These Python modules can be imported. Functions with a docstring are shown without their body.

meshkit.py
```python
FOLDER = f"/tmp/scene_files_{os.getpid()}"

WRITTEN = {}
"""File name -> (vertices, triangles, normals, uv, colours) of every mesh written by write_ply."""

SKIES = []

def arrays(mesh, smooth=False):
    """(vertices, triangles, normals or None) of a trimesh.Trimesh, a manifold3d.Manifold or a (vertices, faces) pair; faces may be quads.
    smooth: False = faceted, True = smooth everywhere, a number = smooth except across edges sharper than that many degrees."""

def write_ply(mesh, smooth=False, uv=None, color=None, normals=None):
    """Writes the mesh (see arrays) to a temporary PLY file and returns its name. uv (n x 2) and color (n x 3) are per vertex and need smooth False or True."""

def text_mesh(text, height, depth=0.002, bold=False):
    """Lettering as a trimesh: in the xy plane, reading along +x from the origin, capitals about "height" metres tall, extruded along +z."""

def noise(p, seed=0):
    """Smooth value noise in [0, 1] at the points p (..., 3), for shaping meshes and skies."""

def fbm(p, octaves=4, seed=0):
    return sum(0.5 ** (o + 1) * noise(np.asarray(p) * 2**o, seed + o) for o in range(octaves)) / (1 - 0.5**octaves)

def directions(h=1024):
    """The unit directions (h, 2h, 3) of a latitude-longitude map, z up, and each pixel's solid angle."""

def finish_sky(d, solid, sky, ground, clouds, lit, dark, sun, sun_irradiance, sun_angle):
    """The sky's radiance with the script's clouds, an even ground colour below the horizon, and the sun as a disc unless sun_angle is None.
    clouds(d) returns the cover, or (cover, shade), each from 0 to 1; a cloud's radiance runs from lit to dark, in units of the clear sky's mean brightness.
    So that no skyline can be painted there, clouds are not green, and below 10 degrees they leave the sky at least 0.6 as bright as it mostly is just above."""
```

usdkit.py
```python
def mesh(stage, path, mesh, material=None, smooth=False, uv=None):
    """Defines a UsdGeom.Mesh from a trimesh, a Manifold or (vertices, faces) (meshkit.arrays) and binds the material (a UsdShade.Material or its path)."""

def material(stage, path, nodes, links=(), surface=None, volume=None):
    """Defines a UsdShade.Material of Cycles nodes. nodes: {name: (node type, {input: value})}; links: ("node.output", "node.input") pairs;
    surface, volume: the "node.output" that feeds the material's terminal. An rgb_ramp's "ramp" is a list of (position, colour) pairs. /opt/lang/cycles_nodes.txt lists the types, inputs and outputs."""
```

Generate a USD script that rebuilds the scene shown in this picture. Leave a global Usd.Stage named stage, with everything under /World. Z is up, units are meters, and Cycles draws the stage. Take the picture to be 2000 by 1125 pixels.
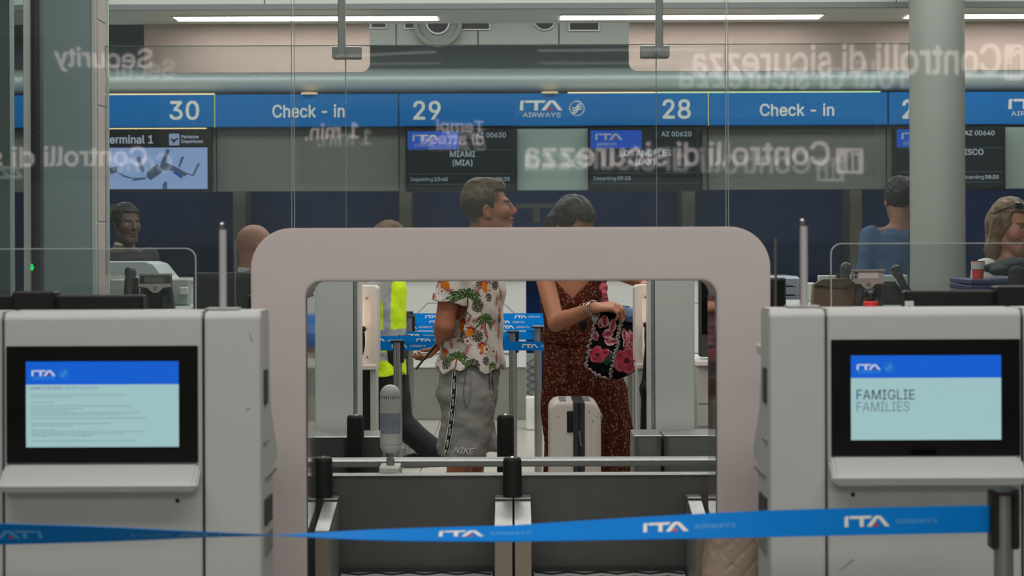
import math, random
import numpy as np, trimesh, shapely
from shapely.geometry import Polygon, LineString, Point, box as sbox
from shapely import affinity
from manifold3d import Manifold
import usdkit, meshkit
from pxr import Usd, UsdGeom, UsdLux, Gf, Sdf, UsdShade, Vt

stage = Usd.Stage.CreateInMemory()
UsdGeom.SetStageUpAxis(stage, UsdGeom.Tokens.z)
UsdGeom.SetStageMetersPerUnit(stage, 1.0)
UsdGeom.Xform.Define(stage, '/World')
UsdGeom.Scope.Define(stage, '/World/Looks')

# ---------------------------------------------------------------- camera, light, exposure
FX, HOR, CAMZ, ROLL = 3800.0, 468.0, 1.5, 0.2
cam = UsdGeom.Camera.Define(stage, '/World/camera')
cam.AddTranslateOp().Set(Gf.Vec3d(0, 0, CAMZ)); cam.AddRotateXOp().Set(90.0); cam.AddRotateZOp().Set(-ROLL)
cam.CreateHorizontalApertureAttr(36.0); cam.CreateVerticalApertureAttr(36.0 * 1125 / 2000)
cam.CreateFocalLengthAttr(36.0 * FX / 2000)
cam.CreateVerticalApertureOffsetAttr(-(562.5 - HOR) / 2000 * 36.0)
cam.CreateFStopAttr(5.6); cam.CreateFocusDistanceAttr(8.7)
cam.CreateClippingRangeAttr(Gf.Vec2f(0.05, 200))
cam.CreateExposureAttr(0.0)

def rect_light(name, loc, w, h, power, color, rx=0.0, rz=0.0):
    l = UsdLux.RectLight.Define(stage, '/World/' + name)
    l.AddTranslateOp().Set(Gf.Vec3d(*loc)); l.AddRotateZOp().Set(rz); l.AddRotateXOp().Set(rx)
    l.CreateWidthAttr(w); l.CreateHeightAttr(h); l.CreateIntensityAttr(power); l.CreateColorAttr(Gf.Vec3f(*color))
    return l
# the hall's ceiling luminaires, above the frame: over the hall behind the camera, over the bag drop, over the queue
rect_light('ceiling_lamp_hall', (0, -3.5, 4.3), 7.0, 2.2, 4.2, (1.0, 0.97, 0.94))
rect_light('ceiling_lamp_front', (0, 2.6, 4.3), 6.0, 1.2, 5.5, (1.0, 0.95, 0.92))
rect_light('ceiling_lamp_drop', (0.3, 5.0, 4.3), 5.0, 0.5, 4.2, (1.0, 0.82, 0.78))
rect_light('ceiling_lamp_bay', (0, 6.98, 4.2), 5.0, 0.45, 10.5, (1.0, 0.975, 0.95))
rect_light('ceiling_lamp_queue', (0, 10.7, 4.2), 9.0, 0.7, 12.0, (1.0, 0.98, 0.95))
rect_light('ceiling_lamp_desks', (0, 14.3, 3.35), 10.0, 0.4, 7.0, (1.0, 0.98, 0.95))
rect_light('ceiling_lamp_header', (0, 15.75, 3.3), 10.0, 0.4, 7.0, (0.95, 1.0, 0.99))
dome = UsdLux.DomeLight.Define(stage, '/World/ambient'); dome.CreateIntensityAttr(0.02); dome.CreateColorAttr(Gf.Vec3f(0.9, 0.97, 1.0))

# ---------------------------------------------------------------- helpers
RT = math.tan(math.radians(ROLL))
def at(px, py, Y):
    """the point at depth Y that was measured at a pixel of the photograph"""
    py = py + (px - 1000) * RT
    return np.array([(px - 1000) / FX * Y, Y, CAMZ + (HOR - py) / FX * Y])
def X(px, Y): return (px - 1000) / FX * Y
def Z(py, Y, px=1000): return at(px, py, Y)[2]
def lin(c):
    c = np.asarray(c, float) / 255.0
    return tuple(np.where(c <= 0.04045, c / 12.92, ((c + 0.055) / 1.055) ** 2.4))

_mats = {}
def pm(name, rgb, rough=0.5, metal=0.0, var=0.0, scale=6.0, bump=0.0, bscale=200.0, **kw):
    if name in _mats: return _mats[name]
    path = '/World/Looks/' + name
    c = lin(rgb)
    nodes = {'p': ('principled_bsdf', dict(base_color=c, roughness=rough, metallic=metal, **kw))}
    links = []
    if var or bump: nodes['tc'] = ('texture_coordinate', {})
    if var:
        nodes['n'] = ('noise_texture', {'scale': scale, 'detail': 4.0})
        nodes['r'] = ('rgb_ramp', {'ramp': [(0.3, tuple(x * (1 - var) for x in c)), (0.7, tuple(min(1, x * (1 + var)) for x in c))]})
        links += [('tc.object', 'n.vector'), ('n.fac', 'r.fac'), ('r.color', 'p.base_color')]
    if bump:
        nodes['bn'] = ('noise_texture', {'scale': bscale, 'detail': 2.0})
        nodes['b'] = ('bump', {'strength': bump, 'distance': 0.002})
        links += [('tc.object', 'bn.vector'), ('bn.fac', 'b.height'), ('b.normal', 'p.normal')]
    _mats[name] = usdkit.material(stage, path, nodes, links, surface='p.BSDF')
    return _mats[name]
def emit(name, rgb, strength):
    if name in _mats: return _mats[name]
    _mats[name] = usdkit.material(stage, '/World/Looks/' + name, {'e': ('emission', {'color': lin(rgb), 'strength': strength})}, surface='e.emission')
    return _mats[name]
def screen_mat(name, rgb, strength):
    if name in _mats: return _mats[name]
    c = lin(rgb)
    _mats[name] = usdkit.material(stage, '/World/Looks/' + name, {'p': ('principled_bsdf', dict(base_color=(0.01, 0.01, 0.01), roughness=0.15, emission_color=c, emission_strength=strength))}, surface='p.BSDF')
    return _mats[name]
def glass_mat(name, tint, refl=1.0, wobble=0.0, haze=0.0):
    nodes = {'t': ('transparent_bsdf', {'color': tint}), 'g': ('glossy_bsdf', {'color': (0.95, 0.97, 0.97), 'roughness': 0.02}),
             'f': ('fresnel', {'IOR': 1.5}), 'm': ('math', {'math_type': 'multiply', 'value2': refl}), 'mix': ('mix_closure', {})}
    links = [('f.fac', 'm.value1'), ('m.value', 'mix.fac'), ('t.BSDF', 'mix.closure1'), ('g.BSDF', 'mix.closure2')]
    if wobble:
        nodes['tc'] = ('texture_coordinate', {}); nodes['n'] = ('noise_texture', {'scale': 1.1, 'detail': 1.0}); nodes['b'] = ('bump', {'strength': wobble, 'distance': 0.02})
        links += [('tc.object', 'n.vector'), ('n.fac', 'b.height'), ('b.normal', 'g.normal')]
    out = 'mix.closure'
    if haze:   # dust and finger marks: a faint diffuse film
        nodes['d'] = ('diffuse_bsdf', {'color': (0.7, 0.72, 0.7)}); nodes['tc2'] = ('texture_coordinate', {}); nodes['n2'] = ('noise_texture', {'scale': 2.3, 'detail': 6.0})
        nodes['h'] = ('math', {'math_type': 'multiply', 'value2': haze}); nodes['mix2'] = ('mix_closure', {})
        links += [('tc2.object', 'n2.vector'), ('n2.fac', 'h.value1'), ('h.value', 'mix2.fac'), ('mix.closure', 'mix2.closure1'), ('d.BSDF', 'mix2.closure2')]
        out = 'mix2.closure'
    _mats[name] = usdkit.material(stage, '/World/Looks/' + name, nodes, links, surface=out)
    return _mats[name]
def vcol_mat(name, rough=0.6, bump=0.0, bscale=300.0, sheen=0.0, spec=0.3):
    nodes = {'a': ('attribute', {'attribute': 'Cd'}), 'p': ('principled_bsdf', {'roughness': rough, 'sheen_weight': sheen, 'specular_ior_level': spec})}
    links = [('a.color', 'p.base_color')]
    if bump:
        nodes['tc'] = ('texture_coordinate', {}); nodes['bn'] = ('noise_texture', {'scale': bscale, 'detail': 2.0}); nodes['b'] = ('bump', {'strength': bump, 'distance': 0.002})
        links += [('tc.object', 'bn.vector'), ('bn.fac', 'b.height'), ('b.normal', 'p.normal')]
    _mats[name] = usdkit.material(stage, '/World/Looks/' + name, nodes, links, surface='p.BSDF')
    return _mats[name]

_used, LOC = {}, {}
def free(parent, name):
    k = parent + '/' + name
    n = _used.get(k, 0); _used[k] = n + 1
    return k if n == 0 else '%s_%03d' % (k, n)
def tag(p, label=None, cat=None, group=None, kind=None):
    for k, v in (('label', label), ('category', cat), ('group', group), ('kind', kind)):
        if v: p.SetCustomDataByKey(k, v)
    return p
class Node:
    def __init__(s, prim, loc): s.prim, s.path, s.loc = prim, str(prim.GetPath()), np.asarray(loc, float)
def thing(name, label, cat, loc=(0, 0, 0), group=None, kind=None):
    path = free('/World', name)
    x = UsdGeom.Xform.Define(stage, path); x.AddTranslateOp().Set(Gf.Vec3d(*[float(v) for v in loc]))
    tag(x.GetPrim(), label, cat, group, kind)
    return Node(x.GetPrim(), loc)
def obj(name, mesh, mat, parent=None, smooth=30, label=None, cat=None, group=None, kind=None, cd=None):
    """one Mesh prim. mesh: world coordinates (trimesh, Manifold, or a list of them)"""
    if isinstance(mesh, (list, tuple)) and not (len(mesh) == 2 and isinstance(mesh[0], np.ndarray)):
        mesh = cat_(mesh)
    v, f, _ = meshkit.arrays(mesh)
    loc = parent.loc if parent is not None else np.zeros(3)
    pp = parent.path if parent is not None else '/World'
    if parent is None:
        b = v.min(0), v.max(0); base = np.array([(b[0][0] + b[1][0]) / 2, (b[0][1] + b[1][1]) / 2, b[0][2]]); loc = base
    path = free(pp, name)
    tm = trimesh.Trimesh(v - loc, f, process=False)
    m = usdkit.mesh(stage, path, tm, mat, smooth=True if cd is not None else smooth)
    if parent is None: m.AddTranslateOp().Set(Gf.Vec3d(*[float(q) for q in loc]))
    if cd is not None:
        UsdGeom.PrimvarsAPI(m).CreatePrimvar('Cd', Sdf.ValueTypeNames.Color3fArray, 'vertex').Set(Vt.Vec3fArray.FromNumpy(np.asarray(cd, np.float32)))
    tag(m.GetPrim(), label, cat, group, kind)
    n = Node(m.GetPrim(), loc if parent is None else parent.loc)
    return n
def struct(name, mesh, mat, label=None, smooth=30):
    return obj(name, mesh, mat, None, smooth, label=label, kind='structure')
def tri(m):
    if hasattr(m, 'to_mesh'):
        q = m.to_mesh(); return trimesh.Trimesh(q.vert_properties[:, :3], q.tri_verts, process=False)
    return m
def cat_(ms): return trimesh.util.concatenate([tri(m) for m in ms])

def box(x0, x1, y0, y1, z0, z1, b=0.0):
    x0, x1 = sorted((x0, x1)); y0, y1 = sorted((y0, y1)); z0, z1 = sorted((z0, z1))
    b = min(b, (x1 - x0) / 2.01, (y1 - y0) / 2.01, (z1 - z0) / 2.01)
    if b <= 0:
        m = trimesh.creation.box((x1 - x0, y1 - y0, z1 - z0)); m.apply_translation(((x0 + x1) / 2, (y0 + y1) / 2, (z0 + z1) / 2)); return m
    pts = []
    for sx, ax in ((x0, 1), (x1, -1)):
        for sy, ay in ((y0, 1), (y1, -1)):
            for sz, az in ((z0, 1), (z1, -1)):
                pts += [(sx + ax * b, sy + ay * b, sz), (sx + ax * b, sy, sz + az * b), (sx, sy + ay * b, sz + az * b)]
    return tri(Manifold.hull_points(np.array(pts)))
def rbox(x0, x1, y0, y1, z0, z1, r, seg=12):
    x0, x1 = sorted((x0, x1)); y0, y1 = sorted((y0, y1)); z0, z1 = sorted((z0, z1))
    r = min(r, (x1 - x0) / 2.01, (y1 - y0) / 2.01, (z1 - z0) / 2.01)
    s = Manifold.sphere(r, seg)
    return tri(Manifold.batch_hull([s.translate((x, y, z)) for x in (x0 + r, x1 - r) for y in (y0 + r, y1 - r) for z in (z0 + r, z1 - r)]))
def cyl(p0, p1, r0, r1=None, seg=24):
    r1 = r0 if r1 is None else r1
    p0, p1 = np.asarray(p0, float), np.asarray(p1, float); L = np.linalg.norm(p1 - p0)
    m = tri(Manifold.cylinder(L, r0, r1, seg))
    T = trimesh.geometry.align_vectors([0, 0, 1], (p1 - p0) / L); T[:3, 3] = p0
    m.apply_transform(T); return m
def sphere(c, r, sub=2, sc=(1, 1, 1)):
    m = trimesh.creation.icosphere(sub, 1.0); m.apply_scale(np.array(sc) * r); m.apply_translation(c); return m
def tube(path, r, seg=10, closed=False):
    path = np.asarray(path, float); n = len(path)
    T = np.gradient(path, axis=0) if not closed else np.roll(path, -1, 0) - np.roll(path, 1, 0)
    T /= np.maximum(np.linalg.norm(T, axis=1, keepdims=True), 1e-9)
    N = np.cross(T[0], [0.3, 0.1, 1.0]); N /= np.linalg.norm(N)
    V = []
    rr = np.broadcast_to(np.asarray(r, float), (n,))
    for i in range(n):
        N = N - T[i] * (N @ T[i]); N /= np.linalg.norm(N); B = np.cross(T[i], N)
        a = np.arange(seg) / seg * 2 * np.pi
        V.append(path[i] + rr[i] * (np.cos(a)[:, None] * N + np.sin(a)[:, None] * B))
    V = np.vstack(V); F = []
    for i in range(n if closed else n - 1):
        j = (i + 1) % n
        for k in range(seg):
            l = (k + 1) % seg
            F += [(i * seg + k, i * seg + l, j * seg + l), (i * seg + k, j * seg + l, j * seg + k)]
    if not closed:
        c0, c1 = len(V), len(V) + 1; V = np.vstack([V, path[0], path[-1]])
        for k in range(seg):
            l = (k + 1) % seg
            F += [(c0, l, k), (c1, (n - 1) * seg + k, (n - 1) * seg + l)]
    return trimesh.Trimesh(V, F, process=False)
def lathe(prof, c=(0, 0, 0), seg=32):
    """prof: (r, z) pairs, revolved about the vertical through c"""
    m = trimesh.creation.revolve(np.array(prof, float), sections=seg); m.apply_translation(c); return m
def rrect(x0, y0, x1, y1, r, q=8): return sbox(x0 + r, y0 + r, x1 - r, y1 - r).buffer(r, quad_segs=q)
def polys(g): return [p for p in getattr(g, 'geoms', [g]) if p.area > 0]
def ext_xz(poly, y0, y1):
    """a shapely polygon in (x, z) extruded from y0 to y1"""
    out = []
    for g in polys(poly):
        m = trimesh.creation.extrude_polygon(g, abs(y1 - y0), engine='earcut')
        v = m.vertices.copy(); m.vertices = np.c_[v[:, 0], max(y0, y1) - v[:, 2], v[:, 1]]; out.append(m)
    return cat_(out)
def ext_yz(poly, x0, x1):
    out = []
    for g in polys(poly):
        m = trimesh.creation.extrude_polygon(g, abs(x1 - x0), engine='earcut')
        v = m.vertices.copy(); m.vertices = np.c_[min(x0, x1) + v[:, 2], v[:, 0], v[:, 1]]; out.append(m)
    return cat_(out)
def ext_xy(poly, z0, z1):
    out = []
    for g in polys(poly):
        m = trimesh.creation.extrude_polygon(g, abs(z1 - z0), engine='earcut'); m.apply_translation((0, 0, min(z0, z1))); out.append(m)
    return cat_(out)
def face(m, loc, sx=1.0, back=False):
    """flat print made in the xy plane, stood up to face the camera side (or, back=True, away from it) at loc"""
    v = m.vertices.copy(); v[:, 0] *= sx
    s = -1 if back else 1
    o = trimesh.Trimesh(np.c_[s * v[:, 0], -s * v[:, 2], v[:, 1]] + np.asarray(loc), m.faces, process=False); return o
_tm = {}
def tmesh(t, h, depth=0.0015, bold=False):
    if (t, bold) not in _tm: _tm[(t, bold)] = meshkit.text_mesh(t, 1.0, 1.0, bold)
    m = _tm[(t, bold)]; return trimesh.Trimesh(m.vertices * [h, h, depth], m.faces, process=False)
def text(t, h, loc, w=None, bold=False, center=False, back=False, depth=0.0015):
    m = tmesh(t, h, depth, bold)
    b = m.bounds; m.apply_translation((-b[0][0], 0, 0)); W = b[1][0] - b[0][0]
    sx = 1.0 if w is None else w / W
    if center: m.apply_translation((-W / 2, 0, 0))
    return face(m, loc, sx, back)
ITA_W = [[(0, 20), (1, 2.5), (3.5, 0), (9, 0), (8, 4.5), (7.2, 5), (7, 20)],
         [(11, 0), (52, 0), (48.5, 5), (36.5, 5), (36, 20), (28.5, 20), (29, 5), (10, 5)],
         [(42, 20), (56, 2), (59.5, 0), (67, 0), (70, 1.5), (85, 20), (76, 20), (64.5, 5), (62.5, 5), (51, 20)]]
ITA_R = [[(53.5, 20), (58.5, 13.5), (63, 13.5), (63.5, 20)]]
def flat(pl, w, depth=0.0015):
    s = w / 85.0
    ms = []
    for p in pl:
        g = Polygon([(x * s, (20 - y) * s) for x, y in p]).buffer(0)
        ms.append(trimesh.creation.extrude_polygon(g, depth, engine='earcut'))
    return cat_(ms)
def ita(loc, w, back=False): return face(flat(ITA_W, w), loc, back=back), face(flat(ITA_R, w), loc, back=back)
def emblem(c, r, depth=0.0015):
    """round alliance emblem: open ring and flowing ribbons; c is the centre on the surface"""
    g = Point(0, 0).buffer(r).difference(Point(0, 0).buffer(r * 0.9)).difference(Polygon([(-1.2 * r, -0.2 * r), (0.2 * r, 1.4 * r), (-1.5 * r, 1.4 * r)]))
    gs = [g]
    for k in (-0.32, 0.0, 0.32):
        x = np.linspace(-0.62, 0.62, 15); gs.append(LineString(np.c_[x * r, (0.3 * np.sin(x * 4.2) + k) * r]).buffer(0.085 * r, cap_style='flat'))
    t = []
    for i in range(7):
        a = math.radians(185 - i * 20); t.append(sbox(-0.07 * r, -0.1 * r, 0.07 * r, 0.1 * r)); t[-1] = affinity.translate(affinity.rotate(t[-1], math.degrees(a) - 90, origin=(0, 0)), 1.02 * r * math.cos(a), 1.02 * r * math.sin(a))
    u = shapely.union_all(gs + t)
    return face(cat_([trimesh.creation.extrude_polygon(p, depth, engine='earcut') for p in polys(u)]), c)

# ---- organic bodies: a smooth union of tapered limbs, turned into one mesh
class Blob:
    def __init__(s): s.ops = []; s.disp = None
    def cone(s, a, b, ra, rb, k=0.03, sub=False):
        a, b = np.asarray(a, float), np.asarray(b, float); r = max(ra, rb)
        ab = b - a; L = max(ab @ ab, 1e-12)
        def f(P):
            q = P - a; t = np.clip(q @ ab / L, 0, 1); return np.linalg.norm(q - t[:, None] * ab, axis=1) - (ra + (rb - ra) * t)
        s.ops.append((f, np.minimum(a, b) - r, np.maximum(a, b) + r, k, sub)); return s
    def chain(s, pts, rad, k=0.03):
        for i in range(len(pts) - 1): s.cone(pts[i], pts[i + 1], rad[i], rad[i + 1], k)
        return s
    def ell(s, c, r, R=None, k=0.03, sub=False):
        c, r = np.asarray(c, float), np.asarray(r, float); R = np.eye(3) if R is None else R
        def f(P):
            q = (P - c) @ R; k0 = np.linalg.norm(q / r, axis=1); k1 = np.linalg.norm(q / r ** 2, axis=1); return np.where(k1 > 1e-9, k0 * (k0 - 1) / np.maximum(k1, 1e-9), -r.min())
        e = np.sqrt(((R * r) ** 2).sum(1)); s.ops.append((f, c - e, c + e, k, sub)); return s
    def stack(s, rows, yaw, k=0.03, p=2.0, wav=None):
        """rows of (z, x, y, forward radius, sideways radius), turned by yaw about z"""
        A = np.array(sorted(rows), float); fx, fy = math.cos(yaw), math.sin(yaw)
        def f(P):
            z = P[:, 2]; g = [np.interp(z, A[:, 0], A[:, i]) for i in range(1, 5)]
            dx, dy = P[:, 0] - g[0], P[:, 1] - g[1]; u, w = dx * fx + dy * fy, -dx * fy + dy * fx
            k0 = (np.abs(u / g[2]) ** p + np.abs(w / g[3]) ** p) ** (1 / p)
            d = (k0 - 1) * np.minimum(g[2], g[3])
            zb = A[0, 0] + (wav(np.arctan2(w, u)) if wav else 0)
            return np.maximum(d, np.maximum(zb - z, z - A[-1, 0]))
        m = A[:, 3:].max() * 1.02
        s.ops.append((f, np.array([A[:, 1].min() - m, A[:, 2].min() - m, A[0, 0] - 0.03]), np.array([A[:, 1].max() + m, A[:, 2].max() + m, A[-1, 0] + 0.01]), k, False)); return s
    def fun(s, f, lo, hi, k=0.01, sub=False): s.ops.append((f, np.asarray(lo, float), np.asarray(hi, float), k, sub)); return s
    def mesh(s, h=0.004, n=12, clip=None):
        adds = [o for o in s.ops if not o[4]]
        lo = np.min([o[1] for o in adds], 0) - 3 * h; hi = np.max([o[2] for o in adds], 0) + 3 * h
        if clip is not None: lo = np.maximum(lo, clip[0]); hi = np.minimum(hi, clip[1])
        nb = np.ceil((hi - lo) / (h * n)).astype(int); D = np.full(nb * n, 1.0, np.float32)
        g = np.stack(np.meshgrid(*[np.arange(n)] * 3, indexing='ij'), -1).reshape(-1, 3) * h
        OL, OH, OK = np.array([o[1] for o in s.ops]), np.array([o[2] for o in s.ops]), np.array([o[3] for o in s.ops])
        for ijk in np.ndindex(*nb):
            b0 = lo + np.array(ijk) * (h * n); b1 = b0 + h * n
            near = ((OL - OK[:, None] - 2 * h <= b1) & (OH + OK[:, None] + 2 * h >= b0)).all(1)
            if not near.any(): continue
            P = b0 + g; d = np.full(len(P), 1.0)
            for i in np.nonzero(near)[0]:
                f, _, _, k, sub = s.ops[i]; e = f(P)
                if sub:
                    e = -e; q = np.maximum(k - np.abs(d - e), 0) / k; d = np.maximum(d, e) + q * q * k / 4
                else:
                    q = np.maximum(k - np.abs(d - e), 0) / k; d = np.minimum(d, e) - q * q * k / 4
            if s.disp is not None:
                mk = np.abs(d) < 0.035
                if mk.any(): d[mk] += s.disp(P[mk])
            i, j, k_ = np.array(ijk) * n
            D[i:i + n, j:j + n, k_:k_ + n] = d.reshape(n, n, n)
        if clip is not None:
            D[0], D[-1], D[:, 0], D[:, -1], D[:, :, 0], D[:, :, -1] = 1, 1, 1, 1, 1, 1
        return nets(D, lo, h)
def nets(D, lo, h):
    S = D < 0
    c = np.zeros(np.array(D.shape) - 1, np.int8)
    cn = list(np.ndindex(2, 2, 2)); N = np.array(D.shape)
    for o in cn: c += S[o[0]:N[0] - 1 + o[0], o[1]:N[1] - 1 + o[1], o[2]:N[2] - 1 + o[2]]
    act = np.argwhere((c > 0) & (c < 8)); idx = -np.ones(c.shape, np.int64); idx[tuple(act.T)] = np.arange(len(act))
    acc, cnt = np.zeros((len(act), 3)), np.zeros(len(act))
    for a in cn:
        for ax in range(3):
            if a[ax]: continue
            b = list(a); b[ax] = 1
            d0, d1 = D[tuple((act + a).T)].astype(float), D[tuple((act + b).T)].astype(float); m = (d0 < 0) != (d1 < 0)
            t = np.where(m, d0 / np.where(m, d0 - d1, 1), 0); p = np.tile(np.array(a, float), (len(act), 1)); p[:, ax] = t
            acc[m] += p[m]; cnt[m] += 1
    V = lo + h * (act + acc / cnt[:, None]); F = []
    for ax in range(3):
        u, v = (ax + 1) % 3, (ax + 2) % 3
        sl0, sl1 = [slice(None)] * 3, [slice(None)] * 3; sl0[ax], sl1[ax] = slice(0, -1), slice(1, None)
        ch = S[tuple(sl0)] != S[tuple(sl1)]; e = np.argwhere(ch)
        e = e[(e[:, u] > 0) & (e[:, v] > 0) & (e[:, u] < N[u] - 1) & (e[:, v] < N[v] - 1)]
        q = []
        for du, dv in ((1, 1), (0, 1), (0, 0), (1, 0)):
            k = e.copy(); k[:, u] -= du; k[:, v] -= dv; q.append(idx[tuple(k.T)])
        q = np.stack(q, 1); flip = ~S[tuple(e.T)]; q[flip] = q[flip][:, ::-1]; F.append(q)
    F = np.vstack(F); F = F[(F >= 0).all(1)]
    m = trimesh.Trimesh(V, np.vstack([F[:, [0, 1, 2]], F[:, [0, 2, 3]]]), process=False)
    return m
def rot(yaw=0, pitch=0, roll=0):
    """columns: forward, left, up. yaw about z (0 = facing +x), pitch > 0 lifts the face, roll > 0 tips the head to its right"""
    cy, sy, cp, sp, cr, sr = math.cos(yaw), math.sin(yaw), math.cos(pitch), math.sin(pitch), math.cos(roll), math.sin(roll)
    Rz = np.array([[cy, -sy, 0], [sy, cy, 0], [0, 0, 1]]); Ry = np.array([[cp, 0, -sp], [0, 1, 0], [sp, 0, cp]]); Rx = np.array([[1, 0, 0], [0, cr, -sr], [0, sr, cr]])
    return Rz @ Ry @ Rx
# ---------------------------------------------------------------- materials of the place
M_wallp = pm('wall_paint', (196, 198, 194), 0.7, var=0.04, scale=1.5)
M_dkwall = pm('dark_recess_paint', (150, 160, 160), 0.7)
M_navy = pm('navy_wall', (2, 70, 142), 0.5, var=0.06, scale=2)
M_band = pm('sign_blue', (14, 112, 182), 0.5, specular_ior_level=0.25)
M_signw = pm('sign_white', (226, 224, 214), 0.5)
M_signgrey = pm('wall_logo_grey', (150, 150, 146), 0.5)
M_red = pm('logo_red', (190, 30, 45), 0.5)
M_white = pm('white_laminate', (214, 216, 212), 0.4)
M_plinth = pm('grey_laminate', (124, 124, 115), 0.5, var=0.05, scale=5)
M_grey = pm('light_grey_coat', (212, 215, 207), 0.45)
M_mid = pm('mid_grey_coat', (128, 132, 130), 0.5)
M_beige = pm('fascia_panel', (206, 191, 184), 0.55)
M_duct = pm('duct_metal', (186, 192, 188), 0.42, 0.25)
M_steel = pm('brushed_steel', (164, 166, 162), 0.42, 0.85, var=0.05, scale=30)
M_steeld = pm('dark_brushed_steel', (112, 112, 110), 0.45, 0.8, var=0.06, scale=14)
M_satin = pm('satin_hanger', (176, 176, 170), 0.45, 0.5)
M_chrome = pm('chrome', (200, 200, 200), 0.12, 1.0)
M_black = pm('black_plastic', (16, 16, 17), 0.45)
M_rubber = pm('black_rubber', (20, 20, 20), 0.6)
M_dark = pm('dark_grey_plastic', (56, 58, 58), 0.45)
M_blackgl = pm('black_glass', (5, 5, 6), 0.08)
M_floor = pm('floor_stone', (150, 149, 140), 0.3, var=0.08, scale=3)
M_tile = pm('floor_tile_stone', (168, 166, 156), 0.25, var=0.06, scale=4)
M_beltblue = pm('belt_blue', (0, 122, 208), 0.6, specular_ior_level=0.1)
M_beltpale = pm('belt_pale_print', (88, 170, 222), 0.6)
M_post = pm('divider_paint', (180, 170, 158), 0.5)
M_edge = pm('glass_edge', (120, 160, 152), 0.2, emission_color=(0.4, 0.6, 0.55), emission_strength=0.0)
G_main = glass_mat('partition_glass', (0.88, 0.91, 0.91), 1.0, wobble=0.10, haze=0.022)
G_hung = glass_mat('hung_glass', (0.92, 0.945, 0.945), 1.0, wobble=0.08)
G_plexi = glass_mat('acrylic_glass', (0.93, 0.95, 0.95), 0.9)
M_lamp = emit('lamp_diffuser', (255, 238, 226), 9.0)
M_led = emit('cove_led', (255, 226, 170), 1.6)
M_ledgreen = emit('cove_led_green', (214, 238, 170), 1.4)

# ---------------------------------------------------------------- the room
fl = struct('floor', box(-9, 9, -9, 18.2, -0.12, -0.012), M_floor, 'pale grey stone floor of the terminal hall')
for i in range(10):
    for j in range(9):
        x, y = -3.0 + i * 0.6, 10.8 + j * 0.6
        obj('tile', box(x + 0.002, x + 0.598, y + 0.002, y + 0.598, -0.012, 0.0, 0.002), M_tile, fl)
struct('wall_left', box(-9.2, -9, -9, 18.2, 0, 4.6), M_wallp, 'plain light grey side wall of the hall')
struct('wall_right', box(9, 9.2, -9, 18.2, 0, 4.6), M_wallp, 'plain light grey wall closing the hall on the right')
struct('wall_front', box(-9, 9, -9.2, -9, 0, 4.6), M_wallp, 'light grey wall behind the camera')
wb = struct('wall_back', box(-9, 9, 18.0, 18.2, 0, 2.3), M_navy, 'navy blue wall behind the check-in desks')
for px in (987, 111):
    w_ = 159 / FX * 17.99; a = at(px, 435, 17.99); lw, lr = ita((a[0], 17.999, a[2]), w_)
    obj('wall_logo', lw, M_signgrey, wb)
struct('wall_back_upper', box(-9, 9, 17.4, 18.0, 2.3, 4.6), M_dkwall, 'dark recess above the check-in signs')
struct('ceiling', box(-9, 9, -9, 12.7, 4.5, 4.6), M_wallp, 'white ceiling of the hall')
bh = thing('ceiling_bulkhead', 'light grey bulkhead and soffit holding the long light bars', None, (0, 12.7, 3.0), kind='structure')
zb = Z(18, 12.7)
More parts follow.
